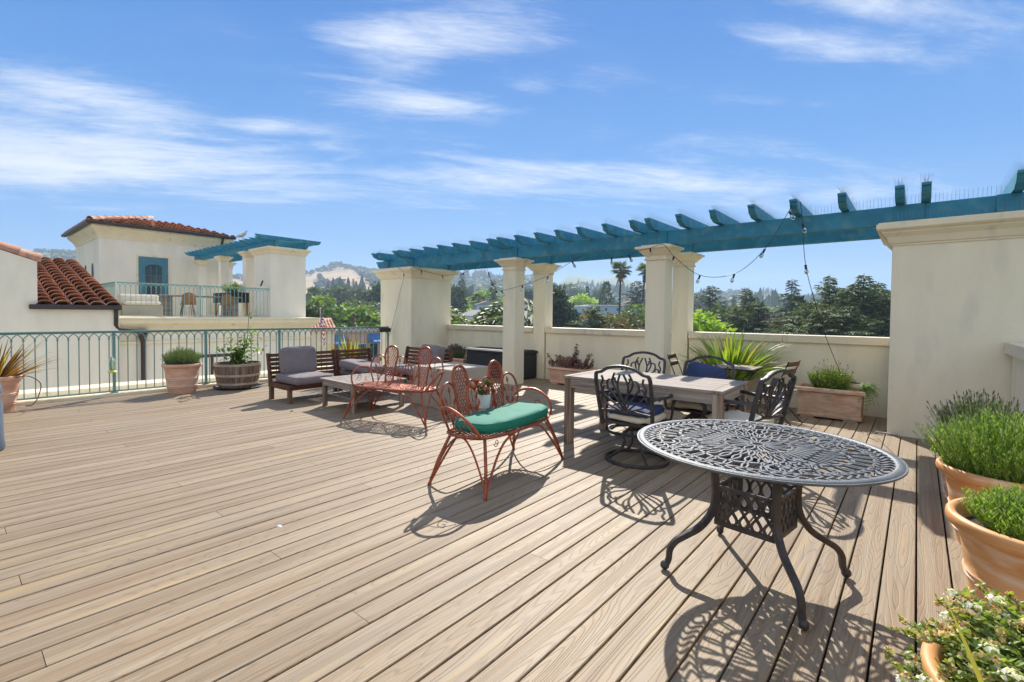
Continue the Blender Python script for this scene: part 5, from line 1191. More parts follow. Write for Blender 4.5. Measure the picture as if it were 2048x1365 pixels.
def ground_z(phi, D):
    if D < 160: return GZ
    e = zridge(phi); x_ = az_to_px(phi); lo_ = 0 if x_ is None else max(0, min(1, (x_-1085)/40))*max(0, min(1, (1420-x_)/60))
    zr = EYE+(e-.014*lo_)*1500; zm = GZ+(zr-GZ)*.30
    if D < 700: f_ = (D-160)/540; return GZ+(zm-GZ)*f_**1.35
    if D < 1500: f_ = (D-700)/800; return zm+(zr-zm)*(f_**1.15)
    far = lo_
    if far > 0 and D >= 1500:
        zf = EYE+e*2300; base_ = zr*(1-min(1, (D-1500)/1100))+GZ*min(1, (D-1500)/1100)
        f_ = min(1, (D-1500)/700); pk = zr*(1-f_)+zf*f_ if D < 2300 else zf*(1-(D-2300)/350)
        return pk*far+base_*(1-far)
    if D < 2600: f_ = (D-1500)/1100; return zr*(1-f_)+GZ*f_
    return GZ
def hum(phi, D): return (3.5*math.sin(phi*47+D*.006)+2.5*math.sin(phi*89-D*.011+1)+1.5*math.sin(D*.03+phi*23))*min(1, max(0, (D-250)/500))
rs = [6, 20, 40, 70, 110, 160, 210, 270, 340, 420, 510, 610, 700, 800, 900, 1000, 1100, 1200, 1300, 1400, 1500, 1600, 1750, 1950, 2200, 2400, 2650]
NAZ = 300; m = MB(); vs = []
for r_ in rs:
    for k in range(NAZ):
        phi = 2*math.pi*k/NAZ; vs.append((-r_*math.sin(phi), r_*math.cos(phi), ground_z(phi, r_)+hum(phi, r_)))
fs = []; mi = []
for i in range(len(rs)-1):
    for k in range(NAZ):
        k2 = (k+1) % NAZ; fs.append((i*NAZ+k, i*NAZ+k2, (i+1)*NAZ+k2, (i+1)*NAZ+k)[::-1])
        x = az_to_px(2*math.pi*(k+.5)/NAZ); D = (rs[i]+rs[i+1])/2
        mi.append(0 if D < 330 else (2 if (x is not None and 380 < x < 775 and D > 640) else 1))
vs.append((0, 0, GZ)); fs += [(len(vs)-1, k, (k+1) % NAZ) for k in range(NAZ)]; mi += [0]*NAZ
m.v = vs; m.f = fs; m.m = mi
tg = mat('town_ground', (.07, .09, .04), .95, scale=.02, col2=(.20, .19, .14), detail=8); hg = mat('hill_grass_green', (.07, .11, .035), .95, scale=.012, col2=(.17, .20, .07), detail=8)
gg = mat('golden_hill_grass', (.36, .235, .11), .95, scale=.012, col2=(.50, .35, .18), detail=9)
tag(m.build('terrain', [tg, hg, gg], smooth=True, angle=180), kind='structure')
def gz_at(p):
    phi = math.atan2(-p[0], p[1]); D = math.hypot(p[0], p[1]); return ground_z(phi, D)+hum(phi, D)

FM = {
 'dark': leafmat('dark_conifer', (.025, .05, .022), (.085, .12, .045), .15, .7, .45),
 'cedar': leafmat('cedar_needles', (.04, .08, .03), (.18, .22, .075), .2, .7, .45),
 'oak': leafmat('dark_oak_leaf', (.035, .07, .02), (.13, .18, .045), .2, .6, .45),
 'mid': leafmat('mid_green_leaf', (.07, .14, .025), (.21, .30, .06), .3, .6, .4),
 'spring': leafmat('spring_green_leaf', (.17, .30, .03), (.42, .54, .08), .4, .6, .3),
 'pale': leafmat('pale_green_leaf', (.14, .18, .06), (.30, .33, .13), .35, .6, .3),
 'brown': leafmat('brown_green_leaf', (.09, .07, .03), (.20, .16, .07), .25, .7, .4),
 'gold': leafmat('golden_leaf', (.32, .19, .03), (.50, .33, .06), .3, .6, .3),
 'palm': leafmat('palm_frond', (.05, .09, .025), (.20, .25, .07), .25, .5, .4),
 'palm_dry': leafmat('dry_palm_skirt', (.12, .08, .04), (.22, .16, .09), .2, .8, .3),
}
def card(m, p, dv, up_, l_, w, curl=0):
    sd_ = dv.cross(up_)
    if sd_.length < 1e-4: sd_ = dv.orthogonal()
    sd_.normalize(); m.add([p-sd_*w*.2, p+dv*l_*.5-sd_*w*.5, p+dv*l_+up_*curl, p+dv*l_*.5+sd_*w*.5], [(0, 1, 2, 3)])
def rv(q, up_=0): return Vector((q.gauss(0, 1), q.gauss(0, 1), q.gauss(0, 1)+up_)).normalized()
def trunk_mesh(h, r, q, limbs=4, spread=.3):
    m = MB(); P = [Vector((q.uniform(-.02, .02)*h*(i > 0), q.uniform(-.02, .02)*h*(i > 0), h*i/5)) for i in range(6)]; m.tube(P, r, 6, scale=[1.25, 1, .85, .65, .45, .2])
    for k in range(limbs):
        a = 2*math.pi*k/limbs+q.random(); b_ = P[2+k % 3]; m.tube([b_, b_+Vector((math.cos(a)*h*spread*.5, math.sin(a)*h*spread*.5, h*.16)), b_+Vector((math.cos(a)*h*spread, math.sin(a)*h*spread, h*.28))], r*.4, 4, scale=[1, .7, .25])
    return m
def broad(seed, n=1500, w=.42, lobes=11, cs=.045, low=.12):
    """unit-height broadleaf: crown of leaf clusters spread over overlapping lobes, with gaps"""
    q = random.Random(seed); m = MB(); L_ = []
    for k in range(lobes):
        a = q.uniform(0, 6.28); z_ = q.uniform(.30, .86); rr = w*.62*math.sqrt(max(.05, 1-((z_-.55)/.5)**2))*q.uniform(.2, 1); L_.append((Vector((rr*math.cos(a), rr*math.sin(a), z_)), q.uniform(.10, .18)*w/.42))
    L_.append((Vector((0, 0, .62)), w*.5))
    for k in range(n):
        c, r = L_[k % len(L_)]; d_ = rv(q, .15); f_ = q.uniform(.55, 1.08)
        p = c+Vector((d_.x, d_.y, d_.z*.85))*r*f_
        if p.z < low: continue
        card(m, p, rv(q, .1), rv(q), cs*q.uniform(.7, 1.4), cs*q.uniform(.5, 1))
    return m, trunk_mesh(.72, .022, q, 5, .25)
def conifer(seed, n=150, w=.22, cs=.035, droop=.25, irregular=.35, top=.0, pw=.8, bare=.06):
    q = random.Random(seed); m = MB(); tr = MB(); tr.tube([(0, 0, 0), (.004, 0, .5), (0, 0, 1)], .016, 6, scale=[1, .6, .08])
    side = [q.uniform(.75, 1.2) for _ in range(5)]
    for i in range(n):
        f_ = (i+q.random())/n; f_ = f_**1.15; z_ = bare+(1-bare-.015)*f_; a = i*2.399+q.uniform(-.5, .5); clump = 1+irregular*math.sin(z_*38+a*1.0+seed)
        l_ = (w*(1-f_)**pw*clump*side[int(a*5/6.283) % 5]+.012)*q.uniform(.7, 1.12); dv = Vector((math.cos(a), math.sin(a), 0)); n_ = max(2, int(l_/cs*1.9)); tp = q.uniform(-.05, .1)+top
        for j in range(n_):
            t_ = (j+.6)/n_; p = Vector((0, 0, z_))+dv*l_*t_+Vector((0, 0, tp*l_*t_-droop*l_*t_*t_+q.uniform(-.004, .004)))
            for s_ in (-1, 1, 0):
                sd_ = Vector((-dv.y, dv.x, 0))*s_; d2 = (dv*.8+sd_*.9+Vector((0, 0, q.uniform(-.4, .15)))).normalized(); card(m, p, d2, Vector((q.uniform(-.4, .4), q.uniform(-.4, .4), 1)), cs*(1.35-.55*t_)*q.uniform(.6, 1.4), cs*.5, -.008)
        if l_ > .07 and i % 3 == 0: tr.tube([(0, 0, z_), Vector((0, 0, z_))+dv*l_*.9+Vector((0, 0, tp*l_*.9-droop*l_*.8))], .003, 3)
    return m, tr
def cypress(seed, w=.10, n=900, cs=.03):
    q = random.Random(seed); m = MB()
    for k in range(n):
        f_ = q.random(); r = w*(math.sin(math.pi*min(1, f_*.92+.06))**.6)*(1-.35*f_)*q.uniform(.6, 1.1); a = q.uniform(0, 6.28); p = Vector((r*math.cos(a), r*math.sin(a), .04+.95*f_)); card(m, p, (Vector((math.cos(a)*.4, math.sin(a)*.4, 1))).normalized(), rv(q), cs*q.uniform(.8, 1.5), cs*.6)
    return m, trunk_mesh(.5, .018, q, 0)
def fanpalm(seed, h=1., crown=.13, n=34, skirt=True, tr_r=.012):
    q = random.Random(seed); m = MB(); top = Vector((.02, 0, 1-crown*.55)); tr = MB(); tr.tube(spline([(0, 0, 0), (-.015, 0, .35), (.0, 0, .7), tuple(top)], 3), tr_r, 6, scale=[1.5, 1.3, 1.15, 1.05, 1, 1, .95, .9, .9, .9])
    for k in range(n):
        a = q.uniform(0, 6.28); el = q.uniform(-.75, 1.25); dv = Vector((math.cos(a)*math.cos(el), math.sin(a)*math.cos(el), math.sin(el))); st_ = crown*q.uniform(.35, .5); c = top+dv*st_; fr = crown*.5
        sd_ = dv.cross(Vector((0, 0, 1))).normalized(); nn = sd_.cross(dv)
        for j in range(11):
            b_ = (j-5)*.26; d2 = (dv*math.cos(b_)+sd_*math.sin(b_)-Vector((0, 0, .28))).normalized(); card(m, c, d2, nn, fr*q.uniform(.75, 1.1), fr*.17, -fr*.12)
        m.tube([top, c], .0016, 3)
    sk = MB()
    if skirt:
        for k in range(70): a = q.uniform(0, 6.28); z_ = q.uniform(.02, crown*.75); p = top-Vector((0, 0, z_))+Vector((math.cos(a), math.sin(a), 0))*.012; card(sk, p, Vector((math.cos(a)*.45, math.sin(a)*.45, -1)).normalized(), Vector((math.cos(a), math.sin(a), .3)), crown*.3, crown*.09)
    return m, tr, sk
def datepalm(seed, n=60, crown=.5, tz=.55):
    q = random.Random(seed); m = MB(); tr = MB(); tr.tube([(0, 0, 0), (0, 0, tz*.5), (0, 0, tz)], .055, 8, scale=[1, .9, 1.2]); top = Vector((0, 0, tz))
    for k in range(n):
        a = q.uniform(0, 6.28); el = q.uniform(-.25, 1.3); L_ = crown*q.uniform(.75, 1.05); d0 = Vector((math.cos(a), math.sin(a), 0)); P = []; p = Vector(top); th = el
        for j in range(9): P.append(Vector(p)); p += (d0*math.cos(th)+Vector((0, 0, math.sin(th))))*L_/8; th -= .20+.03*j
        for j in range(1, 9):
            dv = (P[j]-P[j-1]).normalized(); sd_ = dv.cross(Vector((0, 0, 1))).normalized()
            for s_ in (-1, 1):
                for e_ in (0, .5): card(m, P[j-1].lerp(P[j], e_), (dv*.7+sd_*s_+Vector((0, 0, -.15))).normalized(), Vector((0, 0, 1)), L_*.17, L_*.045, -.01)
    return m, tr
PR = {}
def proto(key, fn, fmat, *a, **k):
    r = fn(*a, **k); k_ = 1/max(v_[2] for v_ in r[0].v)
    for b_ in r[:3]: b_.v = [(x*k_, y*k_, z*k_) for x, y, z in b_.v]
    cm = r[0].mesh('crown', FM[fmat]); tm = r[1].mesh('trunk', MT['bark']); PR[key] = (cm, tm, r[2].mesh('dry_skirt', FM['palm_dry']) if len(r) > 2 and r[2].v else None)
proto('cedar', conifer, 'cedar', 1, 270, .38, .027, .02, .45, .24, .78, .03)
proto('cedar2', conifer, 'cedar', 2, 290, .50, .028, .08, .40, .18, .66, .02)
proto('redwood', conifer, 'dark', 3, 190, .19, .030, .30, .35, .05, .7, .08)
proto('pine', conifer, 'dark', 4, 120, .27, .040, .05, .45, .25, .5, .2)
proto('oak', broad, 'oak', 5, 2400, .48, 14, .045); proto('oak2', broad, 'oak', 15, 1700, .55, 9, .055)
proto('leafy', broad, 'mid', 6, 2000, .42, 12, .045); proto('spring', broad, 'spring', 7, 2000, .46, 10, .045); proto('springtall', broad, 'spring', 17, 2400, .33, 12, .035, .05)
proto('pale', broad, 'pale', 8, 1300, .52, 12, .055); proto('brown', broad, 'brown', 9, 2200, .55, 14, .045); proto('gold', broad, 'gold', 10, 1500, .5, 8, .05)
proto('cyp', cypress, 'dark', 11); proto('dense', broad, 'dark', 12, 2600, .33, 16, .04, .04)
proto('palm', fanpalm, 'palm', 13, 1., .105, 36, True, .008); proto('palm_s', fanpalm, 'palm', 14, 1., .22, 34, True, .018); proto('date', datepalm, 'palm', 16, 80, .5, .5)
TN = {'cedar': 'cedar_tree', 'cedar2': 'cedar_tree', 'redwood': 'redwood_tree', 'pine': 'pine_tree', 'oak': 'oak_tree', 'oak2': 'oak_tree', 'leafy': 'broadleaf_tree', 'spring': 'broadleaf_tree', 'springtall': 'broadleaf_tree', 'pale': 'broadleaf_tree', 'brown': 'broadleaf_tree', 'gold': 'broadleaf_tree', 'cyp': 'cypress_tree', 'dense': 'evergreen_tree', 'palm': 'fan_palm', 'palm_s': 'fan_palm', 'date': 'date_palm'}
def tree(key, x, ytop, D, label, wk=1., group=None, q=rnd, base=None):
    p = at(x, ytop, D); z0 = gz_at(p) if base is None else base; h = p.z-z0
    t = empty(TN[key], (p.x, p.y, z0), q.uniform(0, 6.28), label, 'tree' if 'palm' not in TN[key] else 'palm tree', group); t.scale = (h*wk, h*wk, h)
    cm, tm, sk = PR[key]
    for nm, me in (('crown', cm), ('trunk', tm)): o = bpy.data.objects.new(nm, me); COL.objects.link(o); o.parent = t
    if sk: o = bpy.data.objects.new('dry_skirt', sk); COL.objects.link(o); o.parent = t
    return t
# between the left pier and the first columns
tree('date', 937, 594, 62, 'big feathery palm just above the parapet, right of the left pier', 1.15, base=-13)
tree('dense', 1001, 603, 75, 'dark evergreen just left of the first slim column', .9)
tree('redwood', 924, 546, 330, 'tall hazy redwood above the feathery palm', 1.1)
tree('spring', 958, 574, 300, 'pale spring green tree behind the feathery palm', .9); tree('spring', 930, 592, 260, 'spring green tree low behind the feathery palm', .9)
tree('redwood', 987, 560, 280, 'dark pointed conifer left of the first slim column', 1.3); tree('spring', 1000, 574, 300, 'spring green tree just left of the first slim column', 1.1)
tree('palm_s', 956, 583, 200, 'small palm silhouette between the spring green trees', 1.)
for k, (x, y) in enumerate(((906, 637), (955, 648), (975, 647), (992, 645))): tree('leafy', x, y, 48+k*3, ['yellow-green bush top against the left pier above the parapet', 'yellow-green bush top just right of the feathery palm', 'yellow-green bush top before the low grey-roofed house', 'yellow-green bush top beside the first slim column'][k], 1.1, 'bush tops along the parapet by the left pier', base=-9)
tree('dense', 906, 565, 200, 'dark tree half hidden by the left pier', 1.1)
# between the columns at 1063 and 1105: glimpses
tree('dense', 1056, 575, 300, 'dark tree in the gap between the first two columns', 1.2)
# 1105 to 1288
tree('dense', 1116, 565, 95, 'tall dark evergreen right against the second column', .85); tree('dense', 1128, 590, 105, 'second dark evergreen at the left of the town view', .7)
tree('spring', 1160, 586, 250, 'left of two round bright green trees above the white houses', 1.25); tree('spring', 1186, 585, 250, 'right of two round bright green trees above the white houses', 1.35)
tree('cyp', 1213, 562, 225, 'broad dark cypress in the middle of the town view', 1.5); tree('cyp', 1205, 580, 235, 'slim cypress beside the broad dark one', 1.1)
tree('oak', 1146, 563, 480, 'hazy dark tree clump above the bright green trees', 1.3); tree('cyp', 1175, 572, 330, 'pair of thin hazy cypresses above the bright trees', 1.)
tree('oak', 1197, 571, 420, 'round hazy dark tree left of the broad cypress', .9)
tree('palm', 1241, 519, 120, 'very tall thin fan palm in the town view', 1.05); tree('palm', 1287, 522, 126, 'second tall fan palm, half behind the middle column', 1.05)
tree('cedar2', 1190, 612, 78, 'dark layered cedar rising above the parapet in the town view', 1.15); tree('brown', 1226, 626, 84, 'brown-green tree right of the layered cedar', 1.0); tree('brown', 1256, 623, 80, 'brown-green tree left of the middle column', 1.1)
tree('leafy', 1282, 606, 110, 'green tree right beside the middle column', 1.); tree('pine', 1274, 562, 190, 'loose dark pine left of the middle column', 1.1)
tree('gold', 1155, 627, 140, 'golden yellow tree among the white houses', 1.5); tree('spring', 1252, 606, 260, 'small bright green tree right of the palm trunk', 1.4)
tree('cyp', 1236, 605, 240, 'small dark cypress behind the palm trunk', 1.)
# 1384 to 1780
tree('springtall', 1398, 616, 62, 'bright green tree just right of the middle columns', 1.5, base=-14); tree('springtall', 1418, 632, 66, 'lower bright green tree beside the first one', 1.3)
tree('pine', 1425, 572, 150, 'dark pine with a rounded top left of the brick building', 1.15); tree('oak', 1447, 602, 105, 'dark oak with a sunlit crown left of the cedars', 1.15)
tree('cedar', 1494, 577, 100, 'dark cedar with a bare spiky top left of the brick building', .95); tree('cedar2', 1518, 602, 92, 'broad layered cedar just left of the brick building', 1.1); tree('cedar', 1474, 612, 90, 'small cedar below the spiky-topped one', 1.1)
tree('redwood', 1584, 560, 125, 'tall ragged redwood right of the brick building', 1.2); tree('cyp', 1597, 590, 105, 'dark narrow conifer in front of the ragged redwood', 1.5)
tree('cedar', 1660, 552, 84, 'tall spiky cedar in the big grove at the right', .95); tree('cedar2', 1622, 604, 76, 'layered cedar at the left end of the big grove', 1.2); tree('cedar', 1688, 578, 80, 'middle cedar of the big grove', 1.)
tree('cedar', 1757, 566, 95, 'dark cedar touching the right pier at the back of the grove', 1.3); tree('cedar', 1708, 570, 92, 'cedar between the two tallest of the big grove', 1.25)
tree('cedar', 1728, 550, 82, 'tallest dense cedar of the grove, near the right pier', 1.15); tree('cedar2', 1756, 578, 84, 'last cedar of the grove beside the right pier', 1.1); tree('cedar2', 1645, 618, 66, 'low front cedar with sunlit sprays in the big grove', 1.3, base=-14); tree('cedar2', 1700, 612, 68, 'low dark front cedar in the big grove', 1.2, base=-14)
tree('cedar2', 1590, 632, 72, 'low shrubby cedar right of the brick building', 1.6)
tree('pale', 1548, 607, 300, 'pale green tree above the brick building', 1.6); tree('pale', 1500, 600, 380, 'pale green hazy tree between the cedars', 1.5); tree('oak', 1395, 583, 420, 'hazy grove tree right above the bright green tree', 1.6)
# left gap, above the railing
tree('dense', 615, 600, 60, 'dark reddish tree against the neighbour pier', .8); tree('leafy', 690, 588, 110, 'big mid-green tree in the gap above the railing', 1.15); tree('oak', 668, 602, 120, 'dark round tree left of the big mid-green one', 1.1)
tree('oak', 676, 566, 300, 'dark umbrella-shaped tree under the golden hill', 1.2); tree('oak', 646, 572, 290, 'dark tree below the golden hill beside a palm', 1.1); tree('dense', 755, 560, 220, 'tall dark conifer by the left pier', 1.2); tree('oak', 735, 592, 200, 'dark oak left of the tall conifer', 1.4)
for k, (x, y, D) in enumerate(((628, 571, 260), (702, 577, 300), (716, 574, 280), (725, 578, 300), (688, 570, 290), (745, 575, 310))): tree('palm_s', x, y, D, ['leftmost small palm below the golden hill, beside the neighbour pier', 'third small palm from the left below the golden hill', 'fourth small palm from the left, close to the third', 'fifth small palm of the row below the golden hill', 'small palm right above the big mid-green tree', 'rightmost small palm of the row, near the tall conifer'][k], 1., 'palms in a row below the golden hill')
tree('spring', 630, 624, 75, 'light green bush beside the neighbour pier', 1.2); tree('spring', 722, 628, 120, 'light green bush above the white roof', 1.7); tree('leafy', 742, 612, 110, 'light green tree beside the left pier', 1.2); tree('oak', 748, 636, 80, 'dark clipped tree just above the railing by the left pier', 1.4); tree('oak', 680, 634, 85, 'dark rounded tree above the railing in the left gap', 1.5)
tree('leafy', 650, 628, 90, 'leafy tree above the flagpole', 1.3)
# generic fill between the named trees
q = random.Random(77)
GL = {'redwood': 'hazy dark conifer standing among the far trees', 'oak': 'hazy dark round tree among the houses', 'pale': 'hazy pale green tree among the houses', 'leafy': 'hazy mid green tree among the houses', 'spring': 'hazy bright green tree among the houses'}
def sect(x): return 'under the neighbour pergola' if x < 500 else ('in the gap above the railing' if x < 780 else ('between the left pier and first column' if x < 1010 else ('between the second and third columns' if x < 1300 else 'between the columns and the right pier')))
for k in range(190):
    x = q.choice([q.uniform(610, 765), q.uniform(900, 1006), q.uniform(1100, 1292), q.uniform(1384, 1782), q.uniform(1384, 1782), q.uniform(455, 495)])
    D = q.uniform(250, 640); key = q.choice(['redwood', 'oak', 'pale', 'leafy', 'leafy', 'pale', 'spring', 'spring']) if D < 420 else q.choice(['redwood', 'redwood', 'oak', 'pale'])
    r = ray(x, 620); u_ = r/math.hypot(r.x, r.y); p = Vector((u_.x*D, u_.y*D, 0)); z0 = gz_at(p); h = q.uniform(7, 13) if key != 'redwood' else q.uniform(13, 24)
    t = empty(TN[key], (p.x, p.y, z0), q.uniform(0, 6.28), GL[key], 'tree', {'redwood': 'far conifers', 'oak': 'far round trees', 'pale': 'far pale trees', 'leafy': 'far green trees', 'spring': 'far bright trees'}[key]+' '+sect(x)); t['label'] = GL[key].replace(' among the houses', '').replace(' standing among the far trees', '')+' seen '+sect(x); t.scale = (h*1.15, h*1.15, h)
    for nm, me in (('crown', PR[key][0]), ('trunk', PR[key][1])): o = bpy.data.objects.new(nm, me); COL.objects.link(o); o.parent = t
# far woodland on the hills: one mass
m = MB(); q = random.Random(88); mats_ = [FM['oak'], FM['dark'], FM['pale'], FM['mid']]
ib = bmesh.new(); bmesh.ops.create_icosphere(ib, subdivisions=2, radius=1); iv = [v_.co.copy() for v_ in ib.verts]; ifc = [tuple(v_.index for v_ in f.verts) for f in ib.faces]; ib.free()
VV, FF, MM = [], [], []
n_t = 0
while n_t < 7000:
    phi = q.uniform(R(-18), R(100)); x = az_to_px(phi)
    if x is None or not (-200 < x < 2600): continue
    D = 520+1080*q.random()**.75
    if 1085 < x < 1400 and (D > 1350 or q.random() < .4): n_t += 1; continue
    gold = 380 < x < 775 and D > 620
    if gold:
        # dark oak groves on the golden slope leave open grass between them
        g_ = math.sin(x*.055+D*.004)+math.sin(x*.021-D*.0085+1.3)+.6*math.sin(x*.11+D*.012)
        topb = D > 1330; right_ = x > 700+ (1500-D)*.05
        if not (topb or right_ or g_ > .85 or D < 640): continue
    n_t += 1; z0 = ground_z(phi, D)+hum(phi, D); px_, py_ = -D*math.sin(phi), D*math.cos(phi)
    cn_ = math.sin(x*.031+D*.007)+math.sin(x*.013-D*.004+2); con = (not gold) and q.random() < (.6 if cn_ > .4 else .08); h = q.uniform(11, 22)*(1+.25*cn_) if con else q.uniform(5, 12); w = h*(.2 if con else q.uniform(.5, .75)); sd_ = q.random()*10; b0 = len(VV)
    for v_ in iv:
        k_ = 1+.30*math.sin(v_.x*5+sd_)*math.sin(v_.y*4.3+sd_*2)+.18*math.sin(v_.z*9+sd_*3); tz_ = (v_.z+1)/2
        ww = w*(1-.85*tz_) * 1.3 if con else w
        VV.append((px_+v_.x*ww*k_, py_+v_.y*ww*k_, z0+(tz_*h if con else h*.15+tz_*h*.85*min(1.1, k_))))
    FF += [tuple(b0+i for i in f) for f in ifc]; mi_ = 1 if con else q.choice([0, 0, 3, 3, 2, 2] if not gold else [0, 0, 1]); MM += [mi_]*len(ifc)
m.v, m.f, m.m = VV, FF, MM; tag(m.build('woodland', mats_), kind='stuff')

# ---------------------------------------------------------------- town houses
HW = [mat('white_house_paint', (.75, .74, .70), .8, var=.04), mat('pale_blue_house_paint', (.32, .46, .56), .8, var=.05), mat('cream_house_paint', (.66, .58, .44), .8, var=.05), mat('pink_house_stucco', (.66, .42, .35), .85, var=.06, scale=.6)]
HR = [mat('grey_shingle', (.24, .23, .23), .85, var=.15), mat('white_flat_roof', (.78, .77, .75), .8, var=.04), mat('brown_shingle', (.22, .15, .11), .85, var=.15), mat('blue_grey_roof', (.25, .31, .38), .8, var=.1)]
hwn = MB(); hwn.box(-.5, .5, -.03, .03, -.6, .6); hwn_ = hwn.mesh('window', MT['pane'])
hfr = MB(); hfr.box(-.6, .6, -.022, .022, -.7, .7); hfr_ = hfr.mesh('window_frame', MT['white'])
def house(x, yb, D, w, d_, hh, wm_, rm_, label, rot=None, flat=False, group=None, name='house', nwin=3, floors=1):
    """yb: pixel row of the eaves"""
    p = at(x, yb, D); z0 = gz_at(p)-1; he = p.z-z0; az = math.atan2(-p.x, p.y); rz = az+(rot if rot is not None else 0)
    t = empty(name, (p.x, p.y, z0), rz, label, 'house', group)
    m = MB(); m.box(-w/2, w/2, 0, d_, 0, he); m.build('wall', HW[wm_], t)
    if flat:
        m = MB(); m.box(-w/2-.3, w/2+.3, -.3, d_+.3, he, he+.35); m.build('roof', HR[rm_], t)
    else:
        m = MB(); m.prism([(-w/2-.5, he-.05), (w/2+.5, he-.05), (0, he+hh)], 1, -.5, d_+.5); m.build('roof', HR[rm_], t)
    for f_ in range(floors):
        for k in range(nwin):
            zz_ = he-1.5-2.9*f_
            for nm, me, y_ in (('window_frame', hfr_, -.015), ('window', hwn_, -.03)):
                o = bpy.data.objects.new(nm, me); COL.objects.link(o); o.parent = t; o.location = (-w/2+w*(k+.5)/nwin, y_, zz_)
    return t
house(1145, 614, 200, 12, 10, 1.4, 1, 1, 'pale blue two-storey house with white windows in the town view', -.3, True, nwin=4, floors=2)
house(1158, 606, 250, 18, 10, 2, 0, 1, 'long white house behind the pale blue one', .1, True, nwin=5)
house(1174, 613, 215, 12, 10, 1.4, 2, 1, 'cream house right of the pale blue one', .2, True, floors=2)
house(1212, 612, 205, 15, 12, 1.4, 1, 1, 'pale blue house with a white roof right of the cedar', .35, True, floors=2)
house(1240, 613, 230, 12, 10, 1.8, 0, 1, 'white house behind the palm trunk', -.2, True); house(1268, 608, 250, 12, 10, 1.8, 2, 2, 'cream house with a brown roof left of the middle column', .2)
house(1274, 630, 125, 8, 8, 1.4, 1, 3, 'blue-grey house low beside the middle column', .2); house(1130, 640, 120, 9, 8, 1.8, 0, 0, 'grey shingled house low beside the second column', .5); house(1152, 648, 110, 8, 8, 1.2, 1, 3, 'blue-grey roofed house just above the parapet', -.4)
house(976, 610, 190, 9, 8, 1.6, 1, 0, 'blue house with a grey roof left of the first slim column', .2, floors=2); house(972, 632, 130, 8, 8, 1.6, 0, 0, 'low house with a sunlit grey roof by the first slim column', .5); house(925, 641, 170, 12, 8, 1, 0, 1, 'white roofed house behind the feathery palm', .2, True)
house(1053, 636, 130, 7, 7, 1.8, 1, 0, 'blue house seen between the first two columns', .3, floors=2); house(1052, 612, 210, 9, 8, 1.6, 0, 1, 'white house seen between the first two columns', .1, True)
house(716, 640, 125, 12, 9, 1.6, 0, 1, 'white roofed house above the railing in the left gap', .2); house(738, 636, 160, 9, 9, 1.2, 1, 1, 'pale blue house above the railing in the left gap', .1, True)
brick_m = mat('red_brick', (.24, .085, .06), .85, scale=1.5, col2=(.32, .12, .08)); HW.append(brick_m)
house(1553, 632, 165, 12, 12, 1.2, 4, 0, 'red brick building with a grey roof among the cedars', .1, False, name='brick_building', floors=2, nwin=4)
q = random.Random(99)
HL = [('white', 0), ('pale blue', 1), ('cream', 2)]
for k in range(84):
    x = q.choice([q.uniform(905, 1004), q.uniform(1107, 1286), q.uniform(1386, 1600), q.uniform(610, 760), q.uniform(905, 1004)]); D = q.uniform(330, 1150); nm, wi = q.choice(HL)
    r = ray(x, 620); u_ = r/math.hypot(r.x, r.y); p = Vector((u_.x*D, u_.y*D, 0))
    if 380 < x < 775 and D > 400: continue
    z0 = gz_at(p)-1; t = empty('house', (p.x, p.y, z0), math.atan2(-p.x, p.y)+q.uniform(-.5, .5), 'small hazy %s house on the slope %s' % (nm, sect(x)), 'house', 'far %s houses %s' % (nm, sect(x))); w = q.uniform(9, 15); he = q.uniform(5, 8)
    m = MB(); m.box(-w/2, w/2, 0, 9, 0, he); m.build('wall', HW[wi], t); m = MB(); m.prism([(-w/2-.5, he-.05), (w/2+.5, he-.05), (0, he+2.2)], 1, -.5, 9.5); m.build('roof', HR[q.randrange(4)], t)
    for s_ in range(3): o = bpy.data.objects.new('window', hwn_); COL.objects.link(o); o.parent = t; o.location = (-w/3+s_*w/3, -.03, he-1.6)
# pink building across the street, behind the railing gap
p0 = at(600, 668, 44); p1 = at(800, 668, 52)
t = empty('pink_building', (p0.x, p0.y, GZ), math.atan2(p1.y-p0.y, p1.x-p0.x), 'pink stucco building with blue windows beyond the railing', 'building'); W_ = (Vector(p1)-Vector(p0)).length; ht = p0.z-GZ
m = MB(); m.box(0, W_, 0, 12, 0, ht); m.build('wall', HW[3], t)
m = MB(); m.box(-.2, W_+.2, -.25, .3, ht, ht+.35, b=.03); m.build('parapet', HW[2], t)
for zz_ in (ht-1.9, ht-5.2):
    for k in range(8):
        m = MB(); m.box(-.55, .55, -.05, .02, -.8, .8); f_ = m.build('window_frame', MT['white'], t, loc=(.8+k*1.5, 0, zz_)); m = MB(); m.box(-.46, .46, -.07, -.052, -.7, .7); m.build('pane', MT['pane'], f_)
bl = mat('blue_awning', (.05, .17, .42), .7, var=.1)
for k in (2, 5): m = MB(); m.prism([(0, 1.0), (-.9, .25), (-.9, .1), (0, .1)], 0, -.8, .8) ; v_ = [(a, b_, c) for a, b_, c in m.v]; m.build('awning', bl, t, loc=(.8+k*1.5, -.06, ht-1.2))
